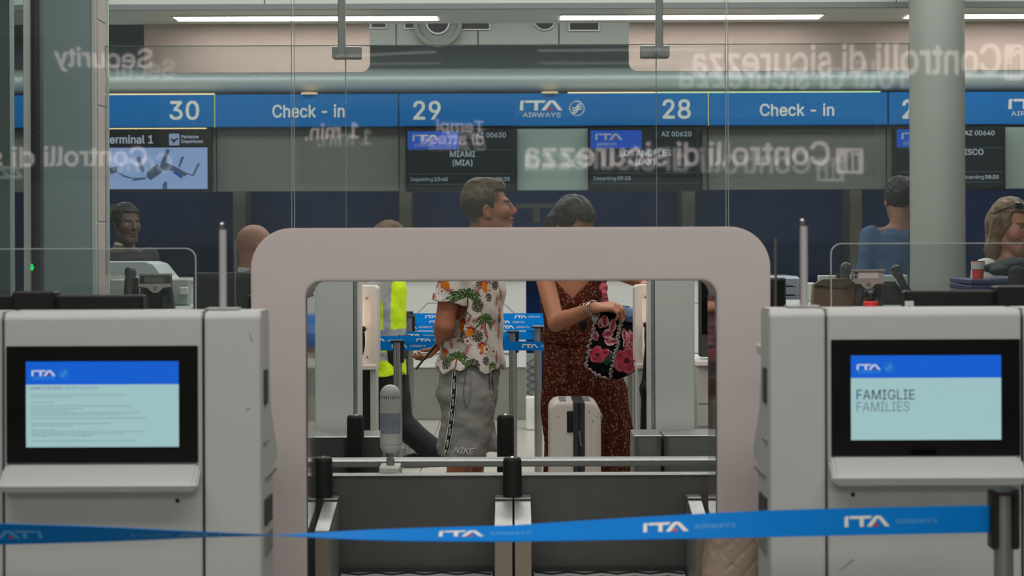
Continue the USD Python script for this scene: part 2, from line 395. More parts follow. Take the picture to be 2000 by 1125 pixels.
for a, b in ((-9, -5.0), (-5.0, -1.6), (-1.6, X(1748, 12.7)), (X(1748, 12.7), 9)):
    obj('panel', box(a + 0.003, b - 0.003, 12.62, 12.7, zb, 4.5, 0.004), M_grey, bh)
obj('soffit', box(-9, 9, 12.7, 13.52, zb, zb + 0.06), M_grey, bh)
obj('trim', box(-9, 9, 12.615, 12.66, zb - 0.006, zb + 0.03), M_mid, bh)
for nm, a, b, lab in (('l', 345, 855, 'left one of the two long light bars, above the Terminal 1 screen'), ('m', 1097, 1605, 'long light bar over the LOS ANGELES screen, right of the gap'), ('r', 1775, 2300, 'white light bar running behind the tall pale column')):
    t = thing('light_bar', lab, 'light bar', (X((a + b) / 2, 13.15), 13.15, zb), group='light bars in the soffit')
    obj('diffuser', box(X(a, 13.15), X(b, 13.15), 13.02, 13.27, zb - 0.006, zb - 0.001, 0.001), M_lamp, t)
    fr = [box(X(a, 13.15) - 0.015, X(b, 13.15) + 0.015, y, y + 0.012, zb - 0.008, zb) for y in (13.006, 13.272)]
    obj('frame', fr, M_white, t)
yf = 13.52
for a, b, lab in ((283, 723, 'rounded beige fascia panel hanging under the left light bar'), (1230, 2300, 'rounded beige fascia panel hanging under the right light bars')):
    z0, z1 = Z(140, yf), zb + 0.05
    g = rrect(X(a, yf), z0, X(b, yf), z1 + 0.3, 0.06).intersection(sbox(-20, z0, 20, z1))
    t = thing('fascia_panel', lab, None, (X((a + b) / 2, yf), yf, z0), kind='structure')
    obj('panel', ext_xz(g, yf, yf + 0.05), M_beige, t)
# vent panel behind the gap
yv = 15.0
vp = thing('vent_panel', 'grey ceiling vent panel with round nozzle and slots', 'vent panel', (0, yv, Z(88, yv)))
js = [500, 775, 935, 1093, 1400]
for a, b in zip(js[:-1], js[1:]):
    obj('panel', box(X(a, yv) + 0.004, X(b, yv) - 0.004, yv, yv + 0.05, Z(88, yv), 3.75, 0.004), pm('vent_grey', (156, 160, 154), 0.5), vp)
c = at(857, 45, yv)
rg = Point(c[0], c[2]).buffer(48 / FX * yv).difference(Point(c[0], c[2]).buffer(39 / FX * yv))
nz = obj('nozzle_ring', ext_xz(rg, yv - 0.07, yv), M_plinth, vp)
obj('nozzle_bowl', ext_xz(Point(c[0], c[2]).buffer(38 / FX * yv).difference(Point(c[0], c[2]).buffer(21 / FX * yv)), yv - 0.03, yv), M_mid, vp)
obj('nozzle_rim', ext_xz(Point(c[0], c[2]).buffer(23 / FX * yv).difference(Point(c[0], c[2]).buffer(20.5 / FX * yv)), yv - 0.05, yv), M_white, vp)
obj('nozzle_hole', ext_xz(Point(c[0], c[2]).buffer(20.4 / FX * yv), yv - 0.012, yv), M_black, vp)
c = at(1065, 38, yv)
obj('round_vent', ext_xz(Point(c[0], c[2]).buffer(20 / FX * yv), yv - 0.02, yv), M_black, vp)
obj('round_vent_rim', ext_xz(Point(c[0], c[2]).buffer(21.5 / FX * yv).difference(Point(c[0], c[2]).buffer(19.8 / FX * yv)), yv - 0.026, yv), M_white, vp)
for a, b, yb in ((727, 755, 54), (793, 820, 55), (902, 957, 57), (1114, 1170, 59)):
    p0, p1 = at(a, yb, yv), at(b, 30, yv)
    obj('slot', box(p0[0], p1[0], yv - 0.014, yv, p0[2], p1[2]), M_black, vp)
    obj('slot_frame', ext_xz(sbox(p0[0] - .008, p0[2] - .008, p1[0] + .008, p1[2] + .008).difference(sbox(p0[0], p0[2], p1[0], p1[2])), yv - 0.02, yv), M_white, vp)
# header with duct, blue band, screens
yh = 16.5
dc = at(1000, 158, 16.62)
struct('duct', cyl((-8.5, 16.66, dc[2]), (8.5, 16.66, dc[2]), 0.113, seg=48), M_duct, 'long grey air duct above the blue check-in band')
hd = thing('check_in_header', 'grey header wall that carries the screens over the desks', None, (0, 16.7, Z(372, 16.5)), kind='structure')
zh0, zh1, zb0, zb1 = Z(372, yh), Z(181, yh), Z(247, yh), Z(183, yh)
jx = [-6.5] + [X(p, yh) for p in (421, 780, 1384, 1735)] + [6.5]
for a, b in zip(jx[:-1], jx[1:]):
    obj('backing_panel', box(a + 0.004, b - 0.004, 16.56, 16.64, zh0, zb0, 0.004), pm('header_grey', (112, 112, 104), 0.5), hd)
bd = thing('sign_band', 'long blue check-in band with desk numbers over the desks', 'sign', (0, yh, zb0))
for a, b in zip(jx[:-1], jx[1:]):
    obj('panel', box(a + 0.006, b - 0.006, yh - 0.02, yh + 0.06, zb0, zb1, 0.006), M_band, bd)
def btext(s, px0, px1, y0, y1, bold=True):
    a, b = at(px0, y1, yh - 0.02), at(px1, y0, yh - 0.02)
    obj('lettering', text(s, b[2] - a[2], (a[0], a[1] - 0.0005, a[2]), b[0] - a[0], bold), M_signw, bd)
btext('30', 332, 390, 198, 233); btext('Check - in', 533, 674, 205, 229); btext('29', 808, 862, 198, 233); btext('28', 1295, 1350, 195, 231)
btext('Check - in', 1485, 1630, 203, 226); btext('27', 1763, 1820, 195, 231)
for px0, px1, y0, y1 in ((1016, 1100, 197, 216), (1970, 2054, 193, 213)):
    a = at(px0, y1, yh - 0.02); lw, lr = ita((a[0], a[1] - 0.0005, a[2]), (px1 - px0) / FX * yh)
    obj('logo', lw, M_signw, bd); obj('logo_accent', lr, M_red, bd)
    btext('AIRWAYS', px0 + 6, px1 - 4, y1 + 4, y1 + 13, False)
a = at(1128, 212, yh - 0.02); obj('emblem', emblem((a[0], a[1] - 0.0005, a[2]), 14.5 / FX * yh), M_signw, bd)
for p0, p1, mm in ((210, 420, M_led), (1110, 1285, M_led), (1285, 1720, M_ledgreen)):
    obj('light_strip', box(X(p0, yh), X(p1, yh), yh - 0.015, yh + 0.01, zb1 + 0.001, zb1 + 0.011), mm, bd)
obj('light_strip', box(X(210, yh), X(405, yh), yh - 0.024, yh - 0.018, zb0 - 0.012, zb0 - 0.004), M_led, bd)
for px in (421, 1384): obj('joint_strip', box(X(px, yh) - 0.005, X(px, yh) + 0.005, yh - 0.024, yh, zb0, zb1), pm('joint_yellow', (206, 204, 140), 0.5), bd)
for px in (605, 1075): obj('spot', cyl((X(px, yh), yh + 0.0, zb1 + 0.003), (X(px, yh), yh, zb1 + 0.014), 0.07), emit('warm_spot', (255, 214, 170), 1.0), bd)
# hanging screens
S_off = screen_mat('screen_dark', (24, 46, 48), 0.42); S_blue = screen_mat('screen_blue', (30, 92, 205), 0.8); S_txt = emit('screen_text', (205, 215, 228), 0.55)
S_map = screen_mat('screen_map', (158, 182, 228), 0.85); S_mapd = screen_mat('screen_map_shapes', (86, 104, 132), 0.7); S_mapb = screen_mat('screen_map_blue', (32, 90, 190), 0.7)
S_line = screen_mat('screen_line', (120, 140, 140), 0.4)
ys = 16.42
def flight(px0, px1, y0, y1, city, code, num, dep, brd, lab):
    a, b = at(px0, y1, ys), at(px1, y0, ys); t = thing('departure_screen', lab, 'screen', ((a[0] + b[0]) / 2, ys, a[2]), group=None)
    obj('case', box(a[0] - 0.02, b[0] + 0.02, ys, ys + 0.12, a[2] - 0.02, b[2] + 0.02, 0.008), M_black, t)
    obj('display', box(a[0], b[0], ys - 0.004, ys, a[2], b[2]), S_off, t)
    k = FX / ys
    def tx(s, fx, fy, h, ctr=False, mat=S_txt, bold=True):
        obj('lettering', text(s, h / k, (a[0] + fx / k, ys - 0.0045, b[2] - fy / k), None, bold, ctr), mat, t)
    W = px1 - px0
    obj('header', box(a[0], a[0] + 100 / k, ys - 0.006, ys - 0.004, b[2] - 36 / k, b[2] - 1 / k), S_blue, t)
    lw, lr = ita((a[0] + 9 / k, ys - 0.0065, b[2] - 20 / k), 54 / k); obj('logo', lw, S_txt, t); obj('logo_accent', lr, M_red, t)
    tx('AIRWAYS', 12, 31, 6, mat=S_txt)
    tx(num, W - 76, 13, 9); tx(city, 107, 51, 11, True); tx(code, 107, 68, 11, True)
    for fy in (37, 84, 104): obj('rule', box(a[0] + 2 / k, b[0] - 2 / k, ys - 0.005, ys - 0.004, b[2] - (fy + 0.8) / k, b[2] - fy / k), S_line, t)
    tx('Departing', 6, 98, 7, bold=False); tx(dep, 52, 98, 7)
    if brd: tx('Boarding', W - 78, 98, 7, bold=False); tx(brd, W - 36, 98, 7)
flight(797, 1006, 255, 371, 'MIAMI', '(MIA)', 'AZ 00630', '10:40', '09:35', 'dark departure screen for MIAMI under the blue desk band')
flight(1154, 1368, 253, 369, 'LOS ANGELES', '(LAX)', 'AZ 00620', '09:15', None, 'dark departure screen for LOS ANGELES under the blue desk band')
flight(1752, 1960, 251, 367, 'SAN FRANCISCO', '(SFO)', 'AZ 00640', '10:10', '08:30', 'dark departure screen partly behind the tall pale column')
for a, b in ((1010, 1150), (1965, 2100)):
    obj('infill_panel', box(X(a, ys), X(b, ys), 16.5, 16.56, zh0, zb0 - 0.02, 0.004), pm('infill_green_grey', (150, 164, 156), 0.5), hd)
a, b = at(205, 372, ys), at(408, 254, ys); k = FX / ys
t = thing('terminal_map_screen', 'lit Terminal 1 departures screen with pale map of the airport', 'screen', ((a[0] + b[0]) / 2, ys, a[2]))
obj('case', box(a[0] - 0.02, b[0] + 0.02, ys, ys + 0.12, a[2] - 0.01, b[2] + 0.01, 0.008), M_black, t)
obj('display', box(a[0], b[0] - 0.01, ys - 0.004, ys, a[2] + 0.01, b[2] - 34 / k), S_map, t)
def mp(x, y): return ((x - 1000) / k, at(x, y, ys)[2])
pl = [[(213, 328), (228, 325), (230, 336), (217, 341)], [(266, 308), (273, 305), (285, 333), (278, 337)], [(288, 334), (308, 320), (313, 326), (322, 331), (314, 339), (295, 352), (287, 346)],
      [(316, 315), (326, 291), (333, 293), (324, 317), (346, 327), (366, 338), (363, 345), (335, 333), (322, 334), (312, 330)], [(349, 325), (355, 306), (361, 306), (352, 327)], [(376, 342), (388, 318), (391, 320), (379, 344)],
      [(364, 337), (378, 342), (378, 344), (364, 340)], [(318, 363), (321, 355), (327, 355), (327, 369), (318, 369)], [(228, 335), (245, 343), (262, 348), (285, 346), (285, 350), (258, 354), (262, 350), (243, 346)]]
obj('map', [ext_xz(Polygon([mp(*q) for q in p]).buffer(0), ys - 0.006, ys - 0.004) for p in pl], S_mapd, t)
obj('map_terminal', ext_xz(Polygon([mp(*q) for q in [(338, 337), (343, 335), (359, 344), (355, 349)]]), ys - 0.007, ys - 0.004), S_mapb, t)
def mt(s, x, y, h, bold, w=None): p = mp(x, y); obj('lettering', text(s, h / k, (p[0], ys - 0.001, p[1]), None if w is None else w / k, bold), emit('screen_text_bright', (205, 215, 235), 0.7), t)
mt('Terminal 1', 202, 280, 15, True, 98); mt('Partenze', 355, 270, 6, True); mt('Departures', 355, 279, 6, True)
p0, p1 = mp(331, 284), mp(351, 261)
obj('plane_icon', ext_xz(rrect(p0[0], p0[1], p1[0], p1[1], 0.01), ys - 0.003, ys), emit('icon_pale', (170, 190, 230), 0.7), t)
obj('plane_shape', ext_xz(Polygon([mp(*q) for q in [(334, 271), (337, 271), (340, 273), (348, 269), (350, 270), (343, 276), (340, 280), (338, 280), (339, 276), (335, 275)]]).buffer(0), ys - 0.005, ys), M_black, t)
# dividers on the navy wall
for px0, px1 in ((455, 480), (780, 804), (1332, 1358), (1660, 1684)):
    struct('wall_pilaster', box(X(px0, 17.6), X(px1, 17.6), 17.6, 18.0, 0, 2.3, 0.004), M_post, 'grey-beige pilaster on the navy back wall')
# ---------------------------------------------------------------- check-in desks
def desk(px0, px1, lab, hood):
    Y = 16.2; x0, x1 = X(px0, Y), X(px1, Y); t = thing('check_in_desk', lab, 'desk', ((x0 + x1) / 2, Y, 0), group=None)
    zt, zm = Z(550, Y), Z(718, Y)
    obj('front_panel', box(x0, x1, Y, Y + 0.04, zm, zt, 0.006), M_white, t)
    n = max(1, int((x1 - x0) / 0.62))
    for i in range(n):
        obj('plinth_panel', box(x0 + (x1 - x0) * i / n + 0.003, x0 + (x1 - x0) * (i + 1) / n - 0.003, Y + 0.012, Y + 0.05, 0.0, zm - 0.004, 0.003), M_plinth, t)
    obj('worktop', box(x0, x1, Y - 0.01, Y + 0.75, zt, zt + 0.035, 0.01), M_white, t)
    obj('side_panel', box(x0, x0 + 0.03, Y + 0.04, Y + 0.75, 0, zt), M_white, t); obj('side_panel', box(x1 - 0.03, x1, Y + 0.04, Y + 0.75, 0, zt), M_white, t)
    for hx in hood:
        g = Polygon([mq(hx + q, y, Y) for q, y in ((0, 690), (0, 612), (20, 592), (168, 592), (189, 612), (189, 690))])
        obj('raised_panel', ext_xz(g.buffer(-0.004), Y - 0.02, Y + 0.002), M_white, t)
        obj('panel_edge', ext_xz(g.buffer(0.003).difference(g.buffer(-0.003)), Y - 0.012, Y + 0.002), M_mid, t)
def mq(x, y, Y): q = at(x, y, Y); return (q[0], q[2])
desk(560, 1027, 'white check-in desk behind the man in the printed shirt', (815, 600))
desk(1064, 1560, 'white check-in desk behind the woman in the brown dress', (1300,))
desk(60, 540, 'white check-in desk under the Terminal 1 map screen', (300,))
t = thing('waste_bin', 'small white and grey waste bin between the two far desks', 'waste bin', (X(1043, 15.4), 15.4, 0))
obj('body', rbox(X(1026, 15.4), X(1054, 15.4), 15.3, 15.5, 0.0, Z(772, 15.4), 0.015), M_white, t)
lt = []
for i in range(5):
    for s in (-1, 1):
        z = Z(765 - i * 14, 15.4); a, b = X(1027, 15.4), X(1053, 15.4); lt.append(cyl((a, 15.34, z), (b, 15.34, z + s * 0.06), 0.004, seg=6))
obj('mesh_panel', box(X(1027, 15.4), X(1053, 15.4), 15.36, 15.38, Z(774, 15.4), Z(690, 15.4)), M_mid, t); obj('lattice', lt, M_dark, t)

# tall pale column, right
struct('column', cat_([tri(Manifold.cylinder(4.5, 0.172, 0.172, 40).translate((X(1831, 12.2), 12.2, 0))), tri(Manifold.cylinder(0.12, 0.178, 0.178, 40).translate((X(1831, 12.2), 12.2, 0)))]), pm('column_paint', (148, 151, 144), 0.5, var=0.03, scale=2), 'tall pale round column standing right of the luggage arch')
# left pillar with door frame
yp = 8.5
pl_ = thing('pillar', 'wide grey-green clad pillar at the left edge', None, (X(130, yp), yp, 0), kind='structure')
obj('cladding', box(X(74, yp), X(178, yp), yp, yp + 0.2, 0, 4.5, 0.004), pm('pillar_green_grey', (150, 168, 168), 0.5, var=0.04, scale=2), pl_)
obj('corner_strip', box(X(178, yp), X(190, yp), yp - 0.004, yp + 0.19, 0, 4.5, 0.006), M_grey, pl_)
zs = [0, Z(431, yp), Z(203, yp), Z(36, yp), 4.5]
for a, b in zip(zs[:-1], zs[1:]): obj('side_panel', box(X(190, yp), X(190, yp) + 0.006, yp + 0.003, yp + 0.17, a + 0.004, b - 0.004, 0.002), M_beige, pl_)
obj('edge_trim', box(X(190, yp) - 0.001, X(190, yp) + 0.012, yp + 0.19, yp + 0.205, 0, 4.5), M_grey, pl_)
yd = 7.6
df = thing('door_1', 'dark glazed sliding door frame at the far left edge', None, (X(50, yd), yd, 0), kind='structure')
obj('mullion', box(X(46, yd), X(62, yd), yd, yd + 0.05, 0, 4.5, 0.003), M_grey, df)
obj('rail', box(X(62, yd), X(80, yd), yd - 0.01, yd + 0.05, 0, 4.5, 0.003), M_dark, df)
sl = [box(X(66, yd), X(69, yd), yd - 0.014, yd - 0.008, Z(y + 7, yd), Z(y, yd)) for y in range(-10, 600, 13)]
obj('slot_row', sl, M_black, df, kind='stuff')
g_ = at(64, 522, yd); obj('status_light', sphere((g_[0], yd - 0.012, g_[2]), 0.009, 2, (0.8, 0.5, 1.6)), emit('green_led', (20, 230, 110), 1.2), df)
obj('leaf', box(X(-260, yd), X(46, yd), yd + 0.02, yd + 0.03, 0, 4.5), glass_mat('dark_door_glass', (0.82, 0.86, 0.85), 1.0), df)
struct('wall_side_screen', box(X(-900, 10.5), X(20, 10.5), 10.5, 10.6, 0, 4.5), pm('side_screen', (150, 160, 158), 0.6), 'grey screen wall seen through the dark door glass')
# ---------------------------------------------------------------- luggage arch in the glass partition
def ext_round(poly, y0, y1, b=0.01, n=5):
    """extrusion along y whose front edge is rounded by b"""
    out = []
    for i in range(n):
        a0, a1 = i / n * math.pi / 2, (i + 1) / n * math.pi / 2
        out.append(ext_xz(poly.buffer(-b * (1 - math.sin(a1)), join_style='round'), y0 + b * (1 - math.cos(a0)), y0 + b * (1 - math.cos(a1))))
    out.append(ext_xz(poly, y0 + b, y1)); return cat_(out)
ya = 5.94
def AX(px): return X(px, ya)
zt, zi = Z(444, ya), Z(549, ya)
arch = thing('luggage_arch', 'large rounded warm-white arch framing the bag drop opening', 'arch', (0, ya, 0))
g = rrect(AX(489), -0.3, AX(1505), zt, 0.125, 16).difference(rrect(AX(596), -0.4, AX(1400), zi, 0.05, 12)).intersection(sbox(-2, 0, 2, 3))
M_arch = pm('arch_coat', (210, 202, 200), 0.45, var=0.015, scale=3)
obj('frame', ext_round(g, ya, ya + 0.25, 0.012), M_arch, arch, smooth=50)
M_liner = pm('arch_liner_gloss', (150, 152, 152), 0.08, 0.75)
for s, e in ((1, AX(596)), (-1, AX(1400))):
    obj('liner', box(e, e + s * 0.004, ya + 0.02, ya + 0.245, 0, zi - 0.05), M_liner, arch)
yg = 6.21
gp = thing('window_1', 'clear glass partition around and above the luggage arch', None, (0, yg, 0), kind='structure')
e0, e1 = X(573, yg), X(1421, yg)
obj('pane', box(-4.5, e0 - 0.003, yg, yg + 0.01, 0, 4.5), G_main, gp); obj('pane', box(e0 + 0.003, e1 - 0.003, yg, yg + 0.01, zt - 0.08, 4.5), G_main, gp); obj('pane', box(e1 + 0.003, 4.5, yg, yg + 0.01, 0, 4.5), G_main, gp)
M_e = pm('polished_pane_edge', (150, 168, 162), 0.3)
for e in (e0, e1):
    for d in (-0.0045, 0.0035): obj('pane_edge', box(e + d - 0.001, e + d + 0.001, yg - 0.001, yg + 0.011, zt - 0.02, 4.5), M_e, gp)
yu = 6.7
hg = thing('window_2', 'hung glass panes held by two steel hangers behind the arch', None, (0, yu, Z(520, yu)), kind='structure')
zu0, zu1 = Z(535, yu), Z(88, yu)
for a, b in ((205, 676), (676, 1283), (1283, 1778)):
    obj('pane', box(X(a, yu) + 0.002, X(b, yu) - 0.002, yu, yu + 0.01, zu0, zu1), G_hung, hg)
    obj('pane_edge', box(X(a, yu) + 0.002, X(b, yu) - 0.002, yu - 0.001, yu + 0.011, zu1, zu1 + 0.002), M_e, hg)
for p in (676, 1283): obj('pane_edge', box(X(p, yu) - 0.001, X(p, yu) + 0.001, yu - 0.001, yu + 0.011, zu0, zu1), M_e, hg)
for px, lab in ((671, 'left steel hanger with square glass clamp'), (1287, 'right steel hanger with square glass clamp')):
    t = thing('glass_hanger', lab, 'glass hanger', (X(px, 6.66), 6.66, Z(112, 6.66)), group='hangers of the hung glass')
    obj('rod', box(X(px - 7, 6.66), X(px + 7, 6.66), 6.60, 6.64, Z(104, 6.66), 4.5, 0.003), M_satin, t)
    cx = px + 6 if px < 1000 else px - 5
    obj('clamp_plate', box(X(cx - 28, 6.66), X(cx + 28, 6.66), 6.675, 6.69, Z(112, 6.66), Z(88, 6.66), 0.003), M_satin, t)
    obj('clamp_plate', box(X(cx - 28, 6.66), X(cx + 28, 6.66), 6.72, 6.735, Z(112, 6.66), Z(88, 6.66), 0.003), M_satin, t)
    obj('bolt', cyl((X(px, 6.66), 6.59, Z(107, 6.66)), (X(px, 6.66), 6.68, Z(107, 6.66)), 0.011), M_steel, t)
# ---------------------------------------------------------------- kiosks
yk = 4.45
S_head = screen_mat('kiosk_screen_blue', (0, 92, 208), 0.95); S_page = screen_mat('kiosk_screen_page', (160, 196, 200), 0.92)
S_ink = screen_mat('kiosk_ink', (28, 40, 72), 0.8); S_ink2 = screen_mat('kiosk_ink_grey', (112, 132, 142), 0.85); S_ink3 = screen_mat('kiosk_ink_pale', (126, 158, 166), 0.9)
S_logo = emit('kiosk_logo', (215, 225, 240), 0.75); S_logo2 = emit('kiosk_logo_cyan', (70, 170, 225), 0.7); S_lred = emit('kiosk_logo_red', (160, 40, 90), 0.5)
M_kiosk = pm('kiosk_coat', (188, 192, 190), 0.45, var=0.015, scale=3)
M_vent = pm('kiosk_side_grey', (160, 156, 154), 0.5)
def kiosk(edges, outer_right, bez, dis, shelf, dot, lab, pxr, scr):
    zt = Z(608 if outer_right else 604, yk, 510 if outer_right else 1490)
    t = thing('kiosk', lab, 'kiosk', ((X(edges[0], yk) + X(edges[-1], yk)) / 2, yk, 0), group=None)
    prof = Polygon([(yk, 0), (yk, zt - 0.02)] + [(yk + 0.02 - 0.02 * math.cos(a), zt - 0.02 + 0.02 * math.sin(a)) for a in np.linspace(0.2, 1.57, 6)] + [(4.595, zt), (4.606, zt - 0.02), (4.612, 1.2), (4.64, 1.1), (4.755, 0.995), (4.758, 0.968), (4.672, 0.955), (4.67, 0)])
    for i in range(len(edges) - 1):
        a, b = X(edges[i], yk), X(edges[i + 1], yk); g = 0.0018
        ms = [ext_yz(prof, a + g + 0.006, b - g - 0.006)]
        for k, q in ((0.006, 0.0), (0.003, 0.0012), (0.001, 0.003)): ms.append(ext_yz(prof.buffer(-q - 0.001), a + g + k - 0.003 * (k > 0.003), b - g - k + 0.003 * (k > 0.003)))
        obj('body_panel', ms, M_kiosk, t)
        obj('seam', ext_yz(prof.buffer(-0.008), b - 0.004, b + 0.004) if i < len(edges) - 2 else ext_yz(prof.buffer(-0.008), a - 0.004, a + 0.004), M_dark, t)
    # side: vents and labels
    e = X(edges[-1], yk) if outer_right else X(edges[0], yk); s = 1 if outer_right else -1
    for y0, y1, z0, z1, m in ((4.5, 4.545, 1.12, 1.2, M_dark), (4.49, 4.56, 1.03, 1.035, M_mid), (4.52, 4.7, 0.945, 0.952, M_steel), (4.5, 4.62, 0.84, 0.9, M_dark), (4.5, 4.62, 0.77, 0.82, M_mid)):
        obj('side_plate', box(e - s * 0.004, e - s * 0.0005 + s * 0.003, y0, y1, z0, z1), m, t)
    k = FX / yk
    p0, p1 = at(bez[0], bez[3], yk), at(bez[1], bez[2], yk)
    br = obj('screen_bezel', box(p0[0], p1[0], yk - 0.006, yk + 0.02, p0[2], p1[2], 0.002), M_blackgl, t)
    q0, q1 = at(dis[0], dis[3], yk), at(dis[1], dis[2], yk); ysf = yk - 0.0062
    hb = q1[2] - (dis[4] - dis[2]) / k
    obj('display', box(q0[0], q1[0], ysf - 0.0006, ysf, q0[2], hb), S_page, t)
    obj('display_header', box(q0[0], q1[0], ysf - 0.0006, ysf, hb, q1[2]), S_head, t)
    yl = ysf - 0.0007
    lw, lr = ita((q0[0] + 11 / k, yl, q1[2] - 28 / k), 47 / k)
    obj('logo', lw, S_logo, t); obj('logo_accent', lr, S_lred, t)
    obj('lettering', text('AIRWAYS', 5.5 / k, (q0[0] + 14 / k, yl, q1[2] - 35 / k), 42 / k, depth=0.0005), S_logo2, t)
    obj('emblem', emblem((q0[0] + 74 / k, yl, q1[2] - 24 / k), 8.5 / k, 0.0005), S_logo2, t)
    if outer_right:
        obj('lettering', text('NORME DI SICUREZZA', 4.6 / k, (q0[0] + 10 / k, yl, q1[2] - 54 / k), 62 / k, True, depth=0.0005), S_ink2, t)
        obj('lettering', text('/ SECURITY REGULATIONS', 4.6 / k, (q0[0] + 74 / k, yl, q1[2] - 54 / k), 68 / k, depth=0.0005), S_ink2, t)
        rng = random.Random(4); ms = []
        for y, L in ((64, 196), (68, 90), (79, 54), (86, 206), (91, 112), (95, 82), (99, 222), (103, 182), (110, 234), (120, 164), (124, 92), (132, 58), (136, 232), (140, 190), (144, 130), (154, 214)):
            x = 10.0
            while x < L:
                w = rng.uniform(4, 13); ms.append(box(q0[0] + x / k, q0[0] + min(x + w, L) / k, yl - 0.0005, yl, q1[2] - (y + 1.6) / k, q1[2] - y / k)); x += w + 1.6
        obj('small_print', ms, S_ink3, t, kind='stuff')
    else:
        obj('lettering', text('FAMIGLIE', 19 / k, (X(1671, yk), yl, at(1671, 780, yk)[2]), 113 / k, depth=0.0005), S_ink, t)
        obj('lettering', text('FAMILIES', 18.5 / k, (X(1671, yk), yl, at(1671, 803, yk)[2]), 103 / k, depth=0.0005), S_ink2, t)
    zz = [at(pxr, y, yk)[2] for y in (shelf[2] - 3, shelf[2] + 31, shelf[2] + 36, shelf[3], shelf[3] - 10)]
    sp = Polygon([(yk + 0.002, zz[0]), (yk - 0.02, zz[0] - 0.014), (yk - 0.052, zz[1] + 0.004), (yk - 0.058, zz[2]), (yk - 0.052, zz[3] + 0.002), (yk + 0.002, zz[3] + 0.004)])
    a, b = X(shelf[0], yk), X(shelf[1], yk)
    obj('shelf', [ext_yz(sp, a + 0.012, b - 0.012), ext_yz(sp.buffer(-0.003), a + 0.004, b - 0.004), ext_yz(sp.buffer(-0.008), a, b)], M_kiosk, t)
    d = at(dot[0], dot[1], yk); obj('sensor_hole', cyl((d[0], yk - 0.0012, d[2]), (d[0], yk + 0.004, d[2]), 0.0052, seg=20), M_black, t)
    for (ax_, ay_), (bx_, by_) in scr:
        a_, b_ = at(ax_, ay_, yk), at(bx_, by_, yk); obj('scuff', cyl((a_[0], yk - 0.0002, a_[2]), (b_[0], yk - 0.0002, b_[2]), 0.0007, 0.0012, 6), M_mid, t)
    return t
kiosk([-245, 5, 396, 511], True, (12, 386, 675, 905), (51, 349, 705, 873, 750), (6, 391, 908, 957), (345, 978), 'white self-service kiosk whose screen shows a page of security rules', 200, [((488, 652), (492, 668)), ((478, 801), (487, 797)), ((37, 939), (42, 940))])
kiosk([1500, 1613, 1996, 2200], False, (1622, 1991, 662, 891), (1660, 1953, 693, 859, 737), (1617, 1994, 892, 944), (1664, 966), 'white self-service kiosk whose screen reads FAMIGLIE FAMILIES', 1800, [((1637, 1115), (1665, 1092))])
for a, b, lab in ((-300, 470, 'grey staff counter right behind the left kiosk'), (1520, 2250, 'grey staff counter right behind the right kiosk')):
    t = thing('staff_counter', lab, 'counter', (X((a + b) / 2, 5.2), 5.2, 0))
    obj('body', box(X(a, 5.2), X(b, 5.2), 4.9, 5.55, 0, 1.17, 0.004), M_mid, t); obj('worktop', box(X(a, 5.2) - 0.01, X(b, 5.2) + 0.01, 4.84, 5.6, 1.17, 1.2, 0.006), M_grey, t)
def monitor_back(px0, px1, y0, bx0, bx1, by0, lab, tagged):
    Y = 5.0; t = thing('monitor', lab, 'monitor', (X((px0 + px1) / 2, Y), Y, 1.2))
    z = at((px0 + px1) / 2, y0, Y)[2]
    obj('case', box(X(px0, Y), X(px1, Y), Y, Y + 0.05, 1.22, z, 0.004), M_black, t)
    obj('rear_housing', box(X(bx0, Y), X(bx1, Y), Y - 0.03, Y + 0.045, 1.225, at((bx0 + bx1) / 2, by0, Y)[2], 0.004), M_black, t)
    obj('foot', box(X((px0 + px1) / 2, Y) - 0.08, X((px0 + px1) / 2, Y) + 0.08, Y - 0.05, Y + 0.12, 1.2, 1.222, 0.004), M_black, t)
    if tagged:
        p = at(1775, 597, Y)
        obj('asset_tag', box(p[0] - 0.011, p[0] + 0.011, Y - 0.004, Y, p[2] - 0.012, p[2] + 0.012), M_white, t)
        obj('asset_dot', cyl((p[0], Y - 0.005, p[2] - 0.004), (p[0], Y - 0.003, p[2] - 0.004), 0.004), M_black, t)
monitor_back(-180, 279, 577, 29, 110, 569, 'black monitor back standing behind the left kiosk', False)
monitor_back(1767, 2200, 567, 1942, 2080, 558, 'black monitor back with white tag behind the right kiosk', True)
t = thing('sanitizer_bottle', 'bottle with red collar and dark dome cap behind the right kiosk', 'bottle', (X(1700, 5.15), 5.15, 1.2))
c = at(1700, 588, 5.15)
obj('bottle', lathe([(0, 0), (0.024, 0), (0.025, 0.005), (0.025, c[2] - 1.2 - 0.035), (0.02, c[2] - 1.2 - 0.02), (0, c[2] - 1.2 - 0.02)], (c[0], 5.15, 1.2)), pm('red_plastic_body', (206, 60, 56), 0.35), t)
obj('collar', lathe([(0, -0.02), (0.0195, -0.02), (0.0195, -0.003), (0.017, 0.0), (0, 0.0)], (c[0], 5.15, c[2])), pm('red_collar', (226, 62, 56), 0.4), t)
obj('dome_cap', sphere((c[0], 5.15, c[2] + 0.016), 0.0185, 3, (1, 1, 1.05)), pm('smoky_cap', (40, 42, 46), 0.15), t)
